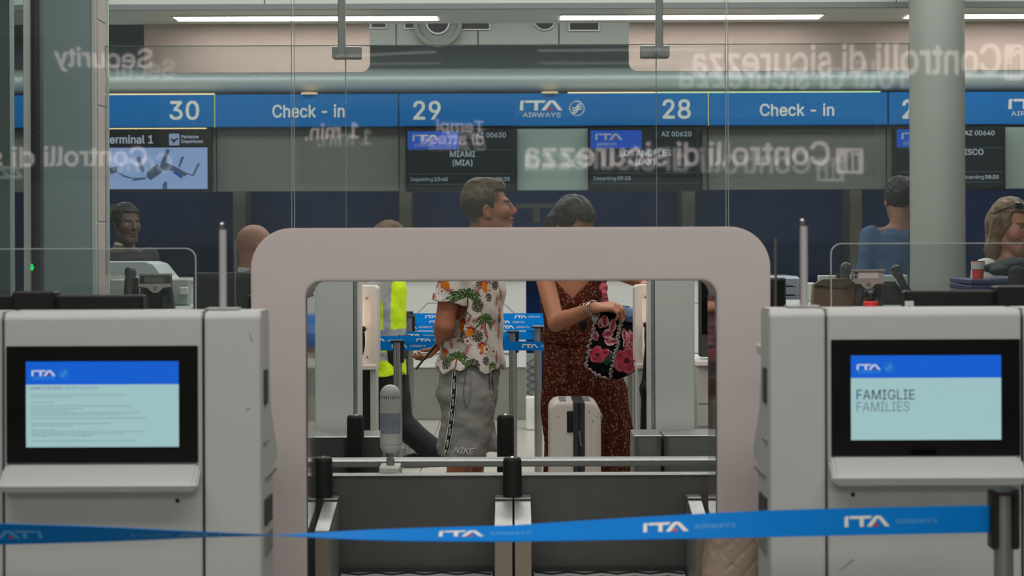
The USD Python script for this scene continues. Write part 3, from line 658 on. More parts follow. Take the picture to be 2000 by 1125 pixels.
# chrome rods on the kiosks
for px, y0, y1, bx, lab in ((434, 435, 603, 436, 'slim chrome rod with base plate on the left kiosk'), (1568, 428, 599, 1567, 'slim chrome rod with base plate on the right kiosk')):
    Y = 4.53; p = at(px, y0, Y); zk = Z(608, yk, 510) if px < 1000 else Z(604, yk, 1490)
    t = thing('chrome_rod', lab, 'rod', (p[0], Y, zk))
    obj('rod', [cyl((p[0] - 0.001, Y, zk), (p[0] - 0.001, Y, p[2] - 0.004), 0.0065), sphere((p[0] - 0.001, Y, p[2] - 0.005), 0.0066)], M_chrome, t)
    obj('sleeve', cyl((p[0] + 0.002, Y - 0.004, zk), (p[0] + 0.002, Y - 0.004, at(px, y0 + 14, Y)[2]), 0.0085), pm('satin_metal', (196, 194, 196), 0.4, 0.3), t)
    obj('base_plate', box(X(bx - 32, Y), X(bx + 32, Y), Y - 0.03, Y + 0.03, zk, zk + 0.006, 0.002), M_steel, t)
for px, y0, lab in ((458, 470, 'thin steel pin behind the left kiosk beside the arch'), (1515, 465, 'thin steel pin behind the right kiosk beside the arch')):
    p = at(px, y0, 5.4); t = thing('steel_pin', lab, 'rod', (p[0], 5.4, 1.2))
    obj('rod', cyl((p[0], 5.4, 1.2), p, 0.0035, seg=12), M_chrome, t); obj('foot', cyl((p[0], 5.4, 1.2), (p[0], 5.4, 1.206), 0.015), M_steel, t)
# acrylic screens on the staff counters
for a, b, y0, lab in ((-240, 383, 484, 'clear acrylic screen with rounded corner behind the left kiosk'), (1622, 2260, 475, 'clear acrylic screen with rounded corner behind the right kiosk')):
    Y = 5.3; z1 = at(b if a < 0 else a, y0, Y)[2]
    t = thing('acrylic_screen', lab, 'screen', (X((a + b) / 2, Y), Y, 1.2))
    g = rrect(X(a, Y), 1.2 - 0.2, X(b, Y), z1, 0.03).intersection(sbox(-9, 1.2, 9, 5))
    obj('sheet', ext_xz(g, Y, Y + 0.008), G_plexi, t)
    obj('polished_edge', ext_xz(g.difference(g.buffer(-0.0026)).difference(sbox(-9, 1.0, 9, 1.206)), Y - 0.0008, Y + 0.0088), pm('acrylic_edge', (176, 186, 184), 0.35), t)
# ---------------------------------------------------------------- front belt barrier
yb = 4.05; W = 0.0565
def barrier_u():
    xs = np.array([1934, 1700, 1500, 1300, 1150, 1000, 800, 700, 640, 560, 500, 400, 200, 0, -250]); cy = np.array([1013.5, 1018, 1023, 1030, 1036, 1042, 1044.5, 1045, 1045.3, 1045.2, 1045, 1044, 1043.5, 1043, 1041])
    th = np.array([0, 12, 22, 40, 52, 62.5, 71, 79, 86, 96, 102, 109, 131, 148, 165.0])
    return xs, cy, th
bxs, bcy, bth = barrier_u()
def ribbon(px, v, off=0.0):
    """point(s) on the twisted belt: px along it (pixels measured at the belt), v across it, off along its normal"""
    px = np.asarray(px, float)
    o = np.argsort(bxs); cy = np.interp(px, bxs[o], bcy[o]); th = np.radians(np.interp(px, bxs[o], bth[o]))
    x = (px - 1000) / FX * yb; z = CAMZ + (HOR - cy - (px - 1000) * RT) / FX * yb
    # the upper edge leans away from the camera as the belt turns
    ay, az = np.sin(th), np.cos(th); ny, nz = -np.cos(th), np.sin(th)
    return np.stack([x, yb + v * ay + off * ny, z + v * az + off * nz], -1)
def sheet(u, v, P, th=0.0008):
    n, m = len(u), len(v); U, V_ = np.meshgrid(u, v, indexing='ij'); A = np.vstack([P(U.ravel(), V_.ravel(), th), P(U.ravel(), V_.ravel(), -th)])
    F = []
    for i in range(n - 1):
        for j in range(m - 1):
            a, b, c, d = i * m + j, (i + 1) * m + j, (i + 1) * m + j + 1, i * m + j + 1; N = n * m
            F += [(a, b, c), (a, c, d), (a + N, c + N, b + N), (a + N, d + N, c + N)]
    for i in range(n - 1):
        for j, fl in ((0, 1), (m - 1, 0)):
            a, b, N = i * m + j, (i + 1) * m + j, n * m; F += [(a, a + N, b + N), (a, b + N, b)] if fl else [(a, b + N, a + N), (a, b, b + N)]
    return trimesh.Trimesh(A, F, process=False)
def on_belt(m, px0, v0, back=False):
    q = trimesh.Trimesh(m.vertices, m.faces, process=False)
    e = 0.012
    for _ in range(3):
        if len(q.faces) < 6000 and q.edges_unique_length.max() > e: q = q.subdivide_to_size(e, max_iter=8) if False else q.subdivide()
    p = q.vertices; s = -1 if back else 1
    pts = ribbon(px0 + s * p[:, 0] * FX / yb, s * (v0 + p[:, 1]) if not back else -(v0 + p[:, 1]), (0.0012 + p[:, 2]) * (-1 if back else 1))
    return trimesh.Trimesh(pts, q.faces, process=False)
t = thing('barrier_belt', 'twisted blue airline belt stretched across the foreground', 'belt', (0, yb, Z(1045, yb)))
obj('webbing', sheet(np.linspace(1936, -250, 160), np.linspace(-W / 2, W / 2, 7), lambda u, v, o: ribbon(u, v, o)), M_beltblue, t, smooth=60)
k = FX / yb
for px0, back in ((1647, False), (1254, False), (855, False), (432, True), (80, True), (2040, True)):
    if px0 > 1935: continue
    wl = flat(ITA_W, 0.094, 0.0004); wr = flat(ITA_R, 0.094, 0.0004)
    obj('logo', on_belt(wl, px0, -0.011, back), M_signw if not back else M_beltpale, t); obj('logo_accent', on_belt(wr, px0, -0.011, back), M_red, t)
    m = tmesh('AIRWAYS', 0.0095, 0.0004); b = m.bounds; m.apply_translation((-b[0][0], 0, 0)); v = m.vertices.copy(); v[:, 0] *= 0.086 / (b[1][0] - b[0][0]); m.vertices = v
    obj('lettering', on_belt(m, px0 + (-100 if back else 100), -0.006, back), M_beltpale, t)
def stanchion(px, ytop, Y, lab, r=0.026, group=None, sl=(-1, 1)):
    """belt post: weighted foot, steel tube, black cassette head with clips"""
    c = at(px, ytop, Y); zt = c[2]
    t = thing('stanchion', lab, 'barrier post', (c[0], Y, 0), group=group)
    obj('foot', lathe([(0, 0), (0.17, 0), (0.17, 0.008), (0.06, 0.03), (r, 0.04), (0, 0.04)], (c[0], Y, 0)), M_dark, t)
    obj('tube', cyl((c[0], Y, 0.03), (c[0], Y, zt - 0.012), r, seg=32), pm('post_tube', (176, 176, 176), 0.25, 0.9), t)
    hd_ = obj('head', lathe([(0, 0.0), (r * 1.5, 0.0), (r * 1.6, -0.004), (r * 1.55, -0.012), (r * 1.05, -0.013), (0, -0.013)], (c[0], Y, zt)), M_black, t)
    for s in sl:
        obj('clip', box(c[0] + s * r * 0.72, c[0] + s * r * 1.45, Y - 0.02, Y + 0.02, zt - 0.125, zt - 0.006, 0.004), M_black, t)
    return t
stanchion(1958, 954, yb, 'nearest barrier post at the right edge holding the twisted belt', r=0.0205)
# ---------------------------------------------------------------- bag drop behind the arch
t = thing('rear_rail', 'long steel rail running behind the front steel panel', 'rail', (0, 6.75, 0))
obj('top_bar', box(X(480, 6.75), X(1520, 6.75), 6.72, 6.8, Z(912, 6.72), Z(897, 6.72), 0.006), M_steel, t)
for x in (-1.0, 1.0): obj('leg', box(x * 0.8 - 0.03, x * 0.8 + 0.03, 6.73, 6.79, 0, Z(912, 6.72)), M_steel, t)
t = thing('steel_barrier', 'wide dark brushed steel barrier closing the luggage bay', 'barrier', (0, 6.45, 0))
zp = Z(925, 6.45)
obj('sheet', box(X(470, 6.45), X(1530, 6.45), 6.45, 6.47, Z(1106, 6.45), zp - 0.006, 0.002), M_steeld, t)
obj('top_trim', box(X(470, 6.45), X(1530, 6.45), 6.435, 6.49, zp - 0.008, zp, 0.004), M_steel, t)
obj('ledge', box(X(470, 6.45), X(1530, 6.45), 6.49, 6.72, zp - 0.04, zp - 0.03), M_steeld, t)
obj('kick_plate', box(X(470, 6.45), X(1530, 6.45), 6.43, 6.46, 0.0, Z(1106, 6.43), 0.002), M_dark, t)
# side guards
def guard(x0, x1, lab, cap0, cap1):
    t = thing('side_guard', lab, 'guard', ((x0 + x1) / 2, 6.2, 0))
    zb_, zf = Z(972, 6.4), Z(1035, 6.05)
    obj('panel', ext_yz(Polygon([(6.425, 0), (6.425, zb_), (6.36, zb_), (6.05, zf), (6.05, 0)]), x0, x1), M_steel, t)
    obj('face', box(x0 + 0.001, x1 - 0.001, 6.046, 6.05, 0, zf - 0.001, 0.001), pm('guard_face', (176, 166, 152), 0.3, 0.75, var=0.05, scale=12), t)
    obj('cap', box(cap0, cap1, 6.345, 6.427, zb_, zb_ + 0.006, 0.002), M_steel, t)
    return zb_ + 0.006
guard(-0.616, X(660, 6.4), 'left steel side guard of the luggage bay', -0.618, X(661, 6.4))
guard(X(966, 6.4), X(999, 6.4), 'left half of the twin steel guards in the middle', X(965, 6.4), X(1000, 6.4))
zc = guard(X(1003, 6.4), X(1034, 6.4), 'right half of the twin steel guards in the middle', X(1001.5, 6.4), X(1035, 6.4))
guard(X(1339, 6.4), 0.614, 'right steel side guard of the luggage bay', X(1338, 6.4), 0.616)
for x0, x1, lab in ((-0.569, -0.064, 'left luggage belt with black zigzag treads'), (0.064, 0.566, 'right luggage belt with black zigzag treads')):
    t = thing('conveyor', lab, 'conveyor', ((x0 + x1) / 2, 6.2, 0)); zc_ = Z(1117, 6.42)
    obj('bed', box(x0, x1, 5.86, 6.425, 0.0, zc_ - 0.012, 0.004), M_dark, t)
    obj('belt', box(x0 + 0.004, x1 - 0.004, 5.87, 6.424, zc_ - 0.012, zc_), pm('conveyor_belt_grey', (150, 156, 152), 0.5), t)
    zg = []
    for r_ in range(5):
        yy = 6.405 - r_ * 0.09; n = int((x1 - x0) / 0.0495); xs = np.linspace(x0 + 0.01, x1 - 0.01, n); ys_ = yy - 0.04 * (np.arange(n) % 2)
        zg.append(ext_xy(LineString(np.c_[xs, ys_]).buffer(0.005, cap_style='flat', join_style='mitre'), zc_, zc_ + 0.004))
    obj('tread', zg, M_rubber, t, kind='stuff')
def bumper(px, y0, Y, r, z0, lab, flare=0.0):
    c = at(px, y0, Y); t = thing('rubber_bumper', lab, 'bumper', (c[0], Y, z0), group=None)
    h = c[2] - z0
    obj('sleeve', lathe([(0, 0), (r * (1 + flare), 0), (r * (1 + flare), h * 0.3), (r, h * 0.42), (r * 0.98, h - 0.014), (r * 0.9, h - 0.004), (r * 0.78, h), (0, h)], (c[0], Y, z0)), M_rubber, t)
    obj('bolt', [tri(Manifold.cylinder(0.004, 0.007, 0.006, 6).translate((c[0], Y, c[2])))], M_chrome, t)
bumper(630, 893, 6.385, 0.031, zc, 'black rubber bumper on the left steel side guard')
bumper(999, 893, 6.385, 0.0315, zc, 'black rubber bumper on the twin middle guards')
for px, y0, lab in ((693, 811, 'tall black rubber bumper behind the rail beside the left grey column'), (986, 810, 'tall black rubber bumper behind the rail in the middle')):
    bumper(px, y0, 7.2, 0.0325, 0.0, lab, 0.12)
# beacon on the rail
c = at(761, 905, 6.62); Yb_ = 6.62; k = FX / Yb_
def bz(y): return Z(y, Yb_, 761) - Z(908, Yb_, 761)
t = thing('signal_beacon', 'white capsule-shaped signal beacon with clear middle on the steel ledge', 'beacon', (c[0], Yb_, Z(923, Yb_, 761)))
o = (c[0], Yb_, Z(908, Yb_, 761)); R = 20.3 / k
obj('top_cap', lathe([(0, bz(806)), (R, bz(806)), (R * 0.97, bz(776))] + [(R * 0.97 * math.cos(a), bz(770) + (bz(751) - bz(770)) * math.sin(a)) for a in np.linspace(0, 1.5, 8)] + [(0, bz(751))], o), M_white, t)
obj('slot_ring', [cyl((o[0] + R * 0.9 * math.sin(a), o[1] - R * 0.9 * math.cos(a), o[2] + bz(778)), (o[0] + R * 0.9 * math.sin(a), o[1] - R * 0.9 * math.cos(a), o[2] + bz(772)), 0.0028, seg=8) for a in np.linspace(-1.4, 1.4, 14)], M_black, t, kind='stuff')
obj('lens', lathe([(0, bz(846)), (R * 0.985, bz(846)), (R * 0.985, bz(806)), (0, bz(806))], o), pm('beacon_lens', (176, 190, 204), 0.12, transmission_weight=0.35), t)
obj('lens_ring', lathe([(R * 0.9, bz(828)), (R * 0.995, bz(828)), (R * 0.995, bz(822)), (R * 0.9, bz(822))], o), pm('beacon_ring', (150, 160, 170), 0.3), t)
obj('lower_cap', lathe([(0, bz(886))] + [(R * math.sin(a), bz(870) - (bz(870) - bz(886)) * math.cos(a)) for a in np.linspace(0.1, 1.57, 8)] + [(R, bz(846)), (0, bz(846))], o), M_white, t)
obj('cap_joint', lathe([(R * 0.9, bz(868)), (R * 1.003, bz(868)), (R * 1.003, bz(867)), (R * 0.9, bz(867))], o), M_mid, t)
obj('stem', lathe([(0, -0.001), (0.014, -0.001), (0.014, 0.02), (0.0095, 0.026), (0.0095, bz(884)), (0, bz(884))], o), M_mid, t)
obj('bracket', [box(c[0] - 0.034, c[0] + 0.034, Yb_ - 0.06, Yb_ + 0.05, o[2] - 0.008, o[2], 0.002), box(c[0] - 0.034, c[0] + 0.034, Yb_ - 0.07, Yb_ - 0.055, Z(924, 6.55, 761), o[2] - 0.002, 0.002)], M_grey, t)
# steel plinths behind the rail
for a, b, lab in ((500, 666, 'brushed steel plinth left of the rear bumper'), (669, 736, 'narrow steel plinth under the left scanner console'), (1245, 1304, 'steel plinth with rounded corner under the right scanner console'), (1306, 1520, 'wide steel plinth under the right grey column')):
    t = thing('steel_plinth', lab, 'plinth', (X((a + b) / 2, 7.0), 7.0, 0)); x0, x1 = X(a, 7.0), X(b, 7.0); z = Z(866, 7.0)
    obj('body', ext_xy(rrect(x0, 7.27, x1, 7.5, 0.02) if a in (500, 669) else rrect(x0, 7.27, x1, 7.5, 0.03), 0, z - 0.006), M_steel if a > 1000 else M_steeld, t); obj('top', box(x0 + 0.002, x1 - 0.002, 7.262, 7.5, z - 0.006, z, 0.002), M_steel, t)
# grey columns with scanner consoles
def bagdrop(px0, px1, side, lab, lab2):
    Y = 7.55; x0, x1 = X(px0, Y), X(px1, Y)
    t = thing('bag_drop_column', lab, 'column', ((x0 + x1) / 2, Y, 0))
    obj('cladding', box(x0, x1, Y, Y + 0.22, 0, 1.4, 0.004), M_grey, t)
    e = x1 if side > 0 else x0
    for q, w, m in ((0.002, 0.012, M_steel), (0.015, 0.006, M_white)): obj('edge_strip', box(e + side * q, e + side * (q + w), Y + 0.01, Y + 0.2, 0, 1.4), m, t)
    Yc = 7.82; k = FX / Yc
    ce = 737 if side > 0 else 1240
    cx = X(ce, Yc); w = 0.15; ci = cx - side * w; zc0, zc1 = Z(712, Yc), Z(558, Yc)
    t = thing('scanner_console', lab2, 'scanner', ((cx + ci) / 2, Yc, 0))
    g = rrect(min(cx, ci), zc0, max(cx, ci), zc1, 0.018)
    M_c = pm('console_white', (240, 228, 218), 0.35)
    inn = sbox(min(cx - side * 0.028, ci), zc0 + 0.01, max(cx - side * 0.028, ci), zc1 - 0.035)
    obj('housing', ext_xz(g.difference(inn), Yc, Yc + 0.16), M_c, t, smooth=40)
    obj('recess_panel', ext_xz(inn.buffer(0.001), Yc + 0.03, Yc + 0.16), pm('console_inner', (206, 204, 196), 0.4), t)
    obj('recess_lamp', box(ci, ci + side * 0.012, Yc - 0.012, Yc - 0.004, zc0 + 0.03, zc1 - 0.03), emit('recess_lamp', (255, 224, 208), 16.0), t)
    for z in (zc1 - 0.05, zc0 + 0.03): obj('screw', cyl((cx - side * 0.045, Yc + 0.026, z), (cx - side * 0.045, Yc + 0.031, z), 0.0035, seg=12), M_dark, t)
    obj('shelf', box(min(cx - side * 0.004, ci), max(cx - side * 0.004, ci), Yc - 0.01, Yc + 0.16, zc0 - 0.02, zc0 + 0.002, 0.004), M_c, t)
    obj('leg', box(cx - side * 0.006, cx - side * 0.032, Yc + 0.01, Yc + 0.13, 0, zc0 - 0.02, 0.003), M_grey, t)
    obj('back_plate', box(cx - side * 0.032, ci, Yc + 0.1, Yc + 0.12, 0, zc0 - 0.02), M_dark, t)
    # coiled cord hanging from a grommet
    gx, gz = (X(708, Yc), Z(642, Yc)) if side > 0 else (X(1262, Yc), Z(636, Yc))
    obj('grommet', sphere((gx, Yc + 0.012, gz), 0.0125), M_rubber, t)
    tt = np.linspace(0, 1, 340); px_, pz_ = gx + (side * 0.003 * np.sin(tt * 2.6) - side * 0.02 * tt ** 3), gz - 0.012 - tt * 0.115
    a = tt * 2 * np.pi * 26; r_ = 0.0062
    obj('coiled_cord', tube(np.c_[px_ + r_ * np.cos(a), Yc - 0.004 + r_ * np.sin(a), pz_], 0.0026, 5), M_rubber, t)
bagdrop(614, 689, 1, 'light grey bag drop column at the left of the arch opening', 'white scanner console with coiled black cord by the left column')
bagdrop(1279, 1356, -1, 'light grey bag drop column at the right of the arch opening', 'white scanner console with coiled black cord by the right column')
# units just outside the columns, seen in the gaps beside the arch legs
for a, b, s, lab in ((470, 612, 1, 'white bag drop cabinet with dark monitor left of the left column'), (1358, 1540, -1, 'white bag drop cabinet with dark monitor right of the right column')):
    Y = 8.0; t = thing('bag_drop_cabinet', lab, 'cabinet', (X((a + b) / 2, Y), Y, 0)); x0, x1 = X(a, Y), X(b, Y)
    obj('body', box(x0, x1, Y, Y + 0.4, 0, Z(716, Y), 0.005), M_white, t); obj('worktop', box(x0 - 0.005, x1 + 0.005, Y - 0.04, Y + 0.4, Z(716, Y), Z(704, Y), 0.005), M_white, t)
    obj('monitor', box(x0 + 0.02, x1 - 0.004, Y + 0.05, Y + 0.1, Z(700, Y), Z(575 if s > 0 else 545, Y), 0.005), M_dark, t)
    obj('monitor_glass', box(x0 + 0.03, x1 - 0.012, Y + 0.042, Y + 0.051, Z(655, Y), Z(578 if s > 0 else 550, Y)), M_blackgl, t)
    for y in (790, 835): obj('drawer_line', box(x0 + 0.01, x1 - 0.01, Y - 0.002, Y + 0.002, Z(y, Y), Z(y - 1.5, Y)), M_mid, t)
# folded black cloth cover hanging on the right console
c0, c1 = at(1262, 690, 7.75), at(1256, 893, 7.75)
obj('cloth_cover', Blob().cone((c0[0] + 0.012, 7.79, c0[2] + 0.08), (c0[0], 7.79, 0.9), 0.012, 0.02).cone((c0[0], 7.79, 0.9), (c1[0], 7.78, 0.05), 0.02, 0.03).mesh(0.006), M_black, None, True, label='black cloth cover hanging below the right scanner console', cat='cover')
# beige quilted sack in front of the right arch leg
bs = Blob(); cx, Ys_ = X(1422, 5.72), 5.72
bs.stack([(0.0, cx, Ys_, 0.1, 0.11), (0.3, cx + 0.004, Ys_, 0.1, 0.1), (0.52, cx + 0.01, Ys_, 0.09, 0.09), (0.66, cx + 0.016, Ys_, 0.07, 0.08), (0.69, cx + 0.018, Ys_, 0.03, 0.05)], math.pi / 2, p=3.0)
def quilt(P):
    u, v = (P[:, 0] - cx) * 1.0, P[:, 2]; q = 0.062
    a, b = ((u + v) / q) % 1.0, ((u - v) / q) % 1.0; d = np.minimum(np.minimum(a, 1 - a), np.minimum(b, 1 - b))
    w = np.clip((P[:, 0] - cx + 0.04) / 0.03, 0, 1)
    return 0.004 * np.exp(-(d / 0.05) ** 2) * w + (meshkit.fbm(P * 22, 3, 5) - 0.5) * 0.016 * (1 - 0.7 * w)
bs.disp = quilt
obj('quilted_sack', bs.mesh(0.005), pm('sack_beige', (176, 158, 140), 0.38, var=0.08, scale=12), None, True, label='beige quilted sack standing in front of the right arch leg', cat='sack')
# ---------------------------------------------------------------- queue barriers behind the passengers
pts = {}
def belt(p, q, Y0, Y1, logos, lab, y_off=0):
    """belt between two points (px, py of its centre) at depths Y0, Y1"""
    a, b = at(p[0], p[1], Y0), at(q[0], q[1], Y1); L = np.linalg.norm(b - a); d = (b - a) / L
    t = thing('queue_belt', lab, 'belt', (a + b) / 2, group='blue queue belts behind the passengers')
    w = 0.05; n = np.cross(d, [0, 0, 1.0]); n /= np.linalg.norm(n); n = n if n[1] < 0 else -n
    def P(u, v, o): return a + np.asarray(u)[:, None] * d + np.asarray(v)[:, None] * np.array([0, 0, 1.0]) + np.asarray(o)[..., None] * n
    obj('webbing', sheet(np.linspace(0, L, 12), np.linspace(-w / 2, w / 2, 3), lambda u, v, o: a + u[:, None] * d + v[:, None] * np.array([0, 0, 1.0]) + o * n, 0.001), M_beltblue, t)
    def put(m, u0, v0):
        v = m.vertices; return trimesh.Trimesh(a + (u0 + v[:, :1]) * d + (v0 + v[:, 1:2]) * np.array([0, 0, 1.0]) + (0.0014 + v[:, 2:3]) * n, m.faces, process=False)
    for px in logos:
        u0 = (px - p[0]) / (q[0] - p[0]) * L
        obj('logo', put(flat(ITA_W, 0.088, 0.0005), u0, -0.011), M_signw, t)
        m = tmesh('AIRWAYS', 0.011, 0.0005); b_ = m.bounds; v = m.vertices.copy(); v[:, 0] = (v[:, 0] - b_[0][0]) * 0.085 / (b_[1][0] - b_[0][0]); m.vertices = v
        obj('lettering', put(m, u0 + 0.1, -0.006), M_signw, t)
rows = [  # centre height in the photograph, depth, posts, logos
    (675.5, 10.6, (762, 1018), 'nearest'), (666.0, 11.1, (690, 1001), 'second'), (656.5, 11.7, (640, 1048), 'third'), (638.5, 12.95, (838, 1235), 'fourth'), (629.5, 13.6, (790, 1300), 'fifth'), (619.0, 14.4, (800, 1180), 'sixth')]
belt((560, 675.5), (1330, 675.5), 10.6, 10.6, (764, 1019, 1240), 'nearest blue queue belt, lowest of the stack behind the man')
belt((560, 664.5), (1001, 664.5), 11.1, 11.1, (722, 812), 'second blue queue belt ending at the post right of the man')
belt((560, 655.5), (1052, 655.5), 11.7, 11.7, (793,), 'third blue queue belt ending at the post beside the dress')
belt((797, 638.5), (1330, 638.5), 12.95, 12.95, (788, 978, 1040), 'fourth blue queue belt, lowest of the upper stack')
belt((797, 629.0), (1330, 629.0), 13.6, 13.6, (838, 972, 1110), 'fifth blue queue belt in the middle of the upper stack')
belt((797, 618.5), (1330, 618.5), 14.4, 14.4, (830, 1005, 1200), 'farthest blue queue belt, highest of the stack behind the man')
for px, yt, Y, lab in ((797, 608, 14.4, 'farthest queue post left of the man, behind the belts'), (792, 612, 13.6, 'queue post left of the man, its black head low behind another'), (800, 616, 12.95, 'nearest of the three queue posts left of the man'), (1310, 616, 12.95, 'queue post hidden behind the right grey column'), (1001, 646, 11.1, 'queue post with black head right of the man'), (1050, 637, 11.7, 'queue post with black head beside the brown dress'),
                       (776, 664, 10.6, 'queue post behind the white beacon'), (1233, 664, 10.6, 'queue post right of the brown dress by the console')):
    stanchion(px, yt, Y, lab, 0.0235, 'queue posts behind the passengers', sl=(1,))
# ---------------------------------------------------------------- staff desks either side with phones
Yd = 9.5
M_pale = pm('desk_pale', (176, 182, 174), 0.5)
t = thing('service_desk', 'pale service desk left with a desk phone on it', 'desk', (X(250, 9.8), 9.8, 0))
zd = Z(603, 9.4, 300)
obj('worktop', box(X(60, Yd), X(374, Yd), 9.2, 10.2, zd - 0.03, zd, 0.006), M_pale, t); obj('front_panel', box(X(64, Yd), X(370, Yd), 9.25, 9.29, 0, zd - 0.03), M_white, t); obj('side_panel', box(X(360, Yd), X(368, Yd), 9.29, 10.15, 0, zd - 0.03), M_white, t)
t = thing('desk_partition', 'pale box partition standing behind the left desk phone', 'partition', (X(295, 9.9), 9.9, zd))
obj('panel', box(X(218, 9.9), X(370, 9.9), 9.85, 9.95, zd, Z(545, 9.9, 300), 0.006), M_pale, t); obj('side_lug', box(X(357, 9.9), X(371, 9.9), 9.8, 9.86, Z(574, 9.9, 365), Z(560, 9.9, 365), 0.004), M_grey, t)
Yh = 11.2
t = thing('desk_hood', 'white sloping desk hood beside the left pillar', 'hood', (X(260, Yh), Yh, 0))
g = Polygon([mq(*q, Yh) for q in ((150, 640), (150, 512), (282, 512), (298, 517), (332, 560), (332, 640))])
obj('shell', ext_xz(g, Yh, Yh + 0.5), M_white, t); obj('base', box(X(150, Yh), X(332, Yh), Yh + 0.02, Yh + 0.48, 0, g.bounds[1]), M_plinth, t)
t = thing('dark_monitor', 'dark monitor back at the left of the arch behind the chrome rod', 'monitor', (X(435, 8.9), 8.9, 0))
obj('case', box(X(377, 8.9), X(492, 8.9), 8.9, 8.96, 1.05, Z(532, 8.9, 430), 0.006), M_dark, t); obj('pole', box(X(430, 8.9), X(450, 8.9), 8.96, 9.02, 0, 1.3, 0.004), M_dark, t); obj('foot', box(X(400, 8.9), X(480, 8.9), 8.88, 9.12, 0, 0.02), M_dark, t)
def phone(ox, oy, Y, dx, sil, lcd, lab, hand_r=False):
    """desk phone; ox, oy: top left of its display hood in the photograph; zd: the desk it stands on"""
    k = FX / Y; a = at(ox, oy, Y); z0 = zd if ox < 1000 else zdr
    t = thing('desk_phone', lab, 'phone', (a[0] + 30 / k, Y, z0))
    def q(x, y, d=0.0): return (a[0] + (x + dx * (y / 66.0)) / k, a[2] - y / k)
    Mb = pm('phone_body', (70, 71, 70), 0.45); Ms = pm('phone_silver' + str(sil[0]), sil, 0.35); Mk = pm('phone_keys', (46, 47, 47), 0.4)
    def slab(pl, y0, y1, m, nm): obj(nm, ext_xz(Polygon([q(*p) for p in pl]).buffer(0), Y + y0, Y + y1), m, t)
    zf = (a[2] - z0) * k
    slab([(2, 24), (60, 24), (66, zf), (-4, zf)], 0, 0.05, Mb, 'body')
    slab([(0, 0), (59, 0), (60, 28), (0, 28)], -0.012, 0.05, Ms if sil[0] > 190 else Mb, 'display_hood')
    slab([(10, 5), (49, 5), (49, 17), (10, 17)], -0.0135, -0.011, lcd, 'display')
    slab([(-1, 1), (60, -1), (60, 3), (-1, 3)], -0.02, 0.04, Ms, 'hood_lip')
    slab([(-2, 19), (61, 19), (61, 25), (46, 27), (40, 34), (34, 37), (28, 37), (22, 34), (16, 27), (-2, 25)], -0.016, -0.006, Ms, 'face_plate')
    b = q(31, 28); obj('round_button', cyl((b[0], Y - 0.02, b[1]), (b[0], Y - 0.014, b[1]), 0.0085 / 0.404 * 0.404), M_mid, t)
    for r_ in range(4):
        for c_ in range(3): slab([(20 + c_ * 9, 44 + r_ * 6), (26 + c_ * 9, 44 + r_ * 6), (26 + c_ * 9, 48 + r_ * 6), (20 + c_ * 9, 48 + r_ * 6)], -0.006, 0.001, Mk, 'key')
    for x, y in ((9, 33), (6, 37), (15, 37), (45, 33), (42, 37), (51, 37), (53, 46), (53, 52)): slab([(x, y), (x + 6, y), (x + 6, y + 3), (x, y + 3)], -0.006, 0.001, Mk, 'key')
    for y in (5, 12): slab([(3, y), (7, y), (7, y + 4), (3, y + 4)], -0.0145, -0.011, Mk, 'key')
    h0, h1 = q(-22, -4), q(-26 if dx else -24, 50)
    obj('handset', Blob().cone((h0[0] + 0.012, Y - 0.02, h0[1]), (h1[0] + 0.012, Y - 0.03, h1[1]), 0.019, 0.018).cone((h0[0] + 0.012, Y - 0.02, h0[1]), (h0[0] + 0.012, Y - 0.005, h0[1] - 0.01), 0.022, 0.022).cone((h1[0] + 0.012, Y - 0.03, h1[1]), (h1[0] + 0.012, Y - 0.01, h1[1]), 0.022, 0.022).mesh(0.004), pm('phone_handset', (84, 85, 83), 0.25), t, True)
    slab([(-30, 8), (-6, 8), (-4, zf), (-34, zf)], 0.005, 0.05, Mb, 'cradle')
zdr = Z(596, 9.3, 1700)
phone(273, 535, 9.4, 0, (189, 176, 170), pm('lcd_grey', (112, 118, 108), 0.3), 'grey desk phone on the pale desk left of the arch')
phone(1667, 527, 9.2, -8, (204, 176, 170), pm('lcd_pale', (252, 232, 226), 0.3), 'desk phone with pinkish silver face right of the arch')
t = thing('service_desk', 'pale service desk right with phones and a brown box', 'desk', (X(1640, 9.6), 9.6, 0))
obj('worktop', box(X(1500, 9.5), X(1780, 9.5), 9.0, 10.2, zdr - 0.03, zdr, 0.006), M_pale, t); obj('front_panel', box(X(1504, 9.5), X(1776, 9.5), 9.05, 9.09, 0, zdr - 0.03), M_white, t); obj('side_panel', box(X(1506, 9.5), X(1514, 9.5), 9.09, 10.15, 0, zdr - 0.03), M_white, t)
k = FX / 9.35
t = thing('dark_phone', 'dark desk phone turned away beside the pale column', 'phone', (X(1745, 9.35), 9.35, zdr))
obj('body', ext_xz(Polygon([mq(*p, 9.35) for p in ((1722, 550), (1748, 550), (1766, 575), (1766, 598), (1715, 598))]).buffer(0).intersection(sbox(0, zdr, 9, 9)), 9.35, 9.42), pm('phone_body', (82, 84, 82)), t)
h0, h1 = at(1750, 527, 9.3), at(1772, 575, 9.3)
obj('handset', Blob().cone(h0, h1, 0.017, 0.02).cone(h0, h0 + [0, 0.03, -0.01], 0.02, 0.02).cone(h1, h1 + [0, 0.03, 0], 0.022, 0.02).mesh(0.004), pm('phone_handset_dark', (60, 62, 62), 0.25), t, True)
t = thing('cardboard_box', 'brown cardboard box on the right desk beside the phone', 'box', (X(1622, 9.0), 9.12, zdr))
g = Polygon([mq(*p, 9.1) for p in ((1583, 555), (1600, 545), (1650, 543), (1661, 552), (1655, 600), (1580, 600))]).buffer(0); g = g.union(sbox(g.bounds[0], zdr, g.bounds[2] - 0.02, g.bounds[1] + 0.02))
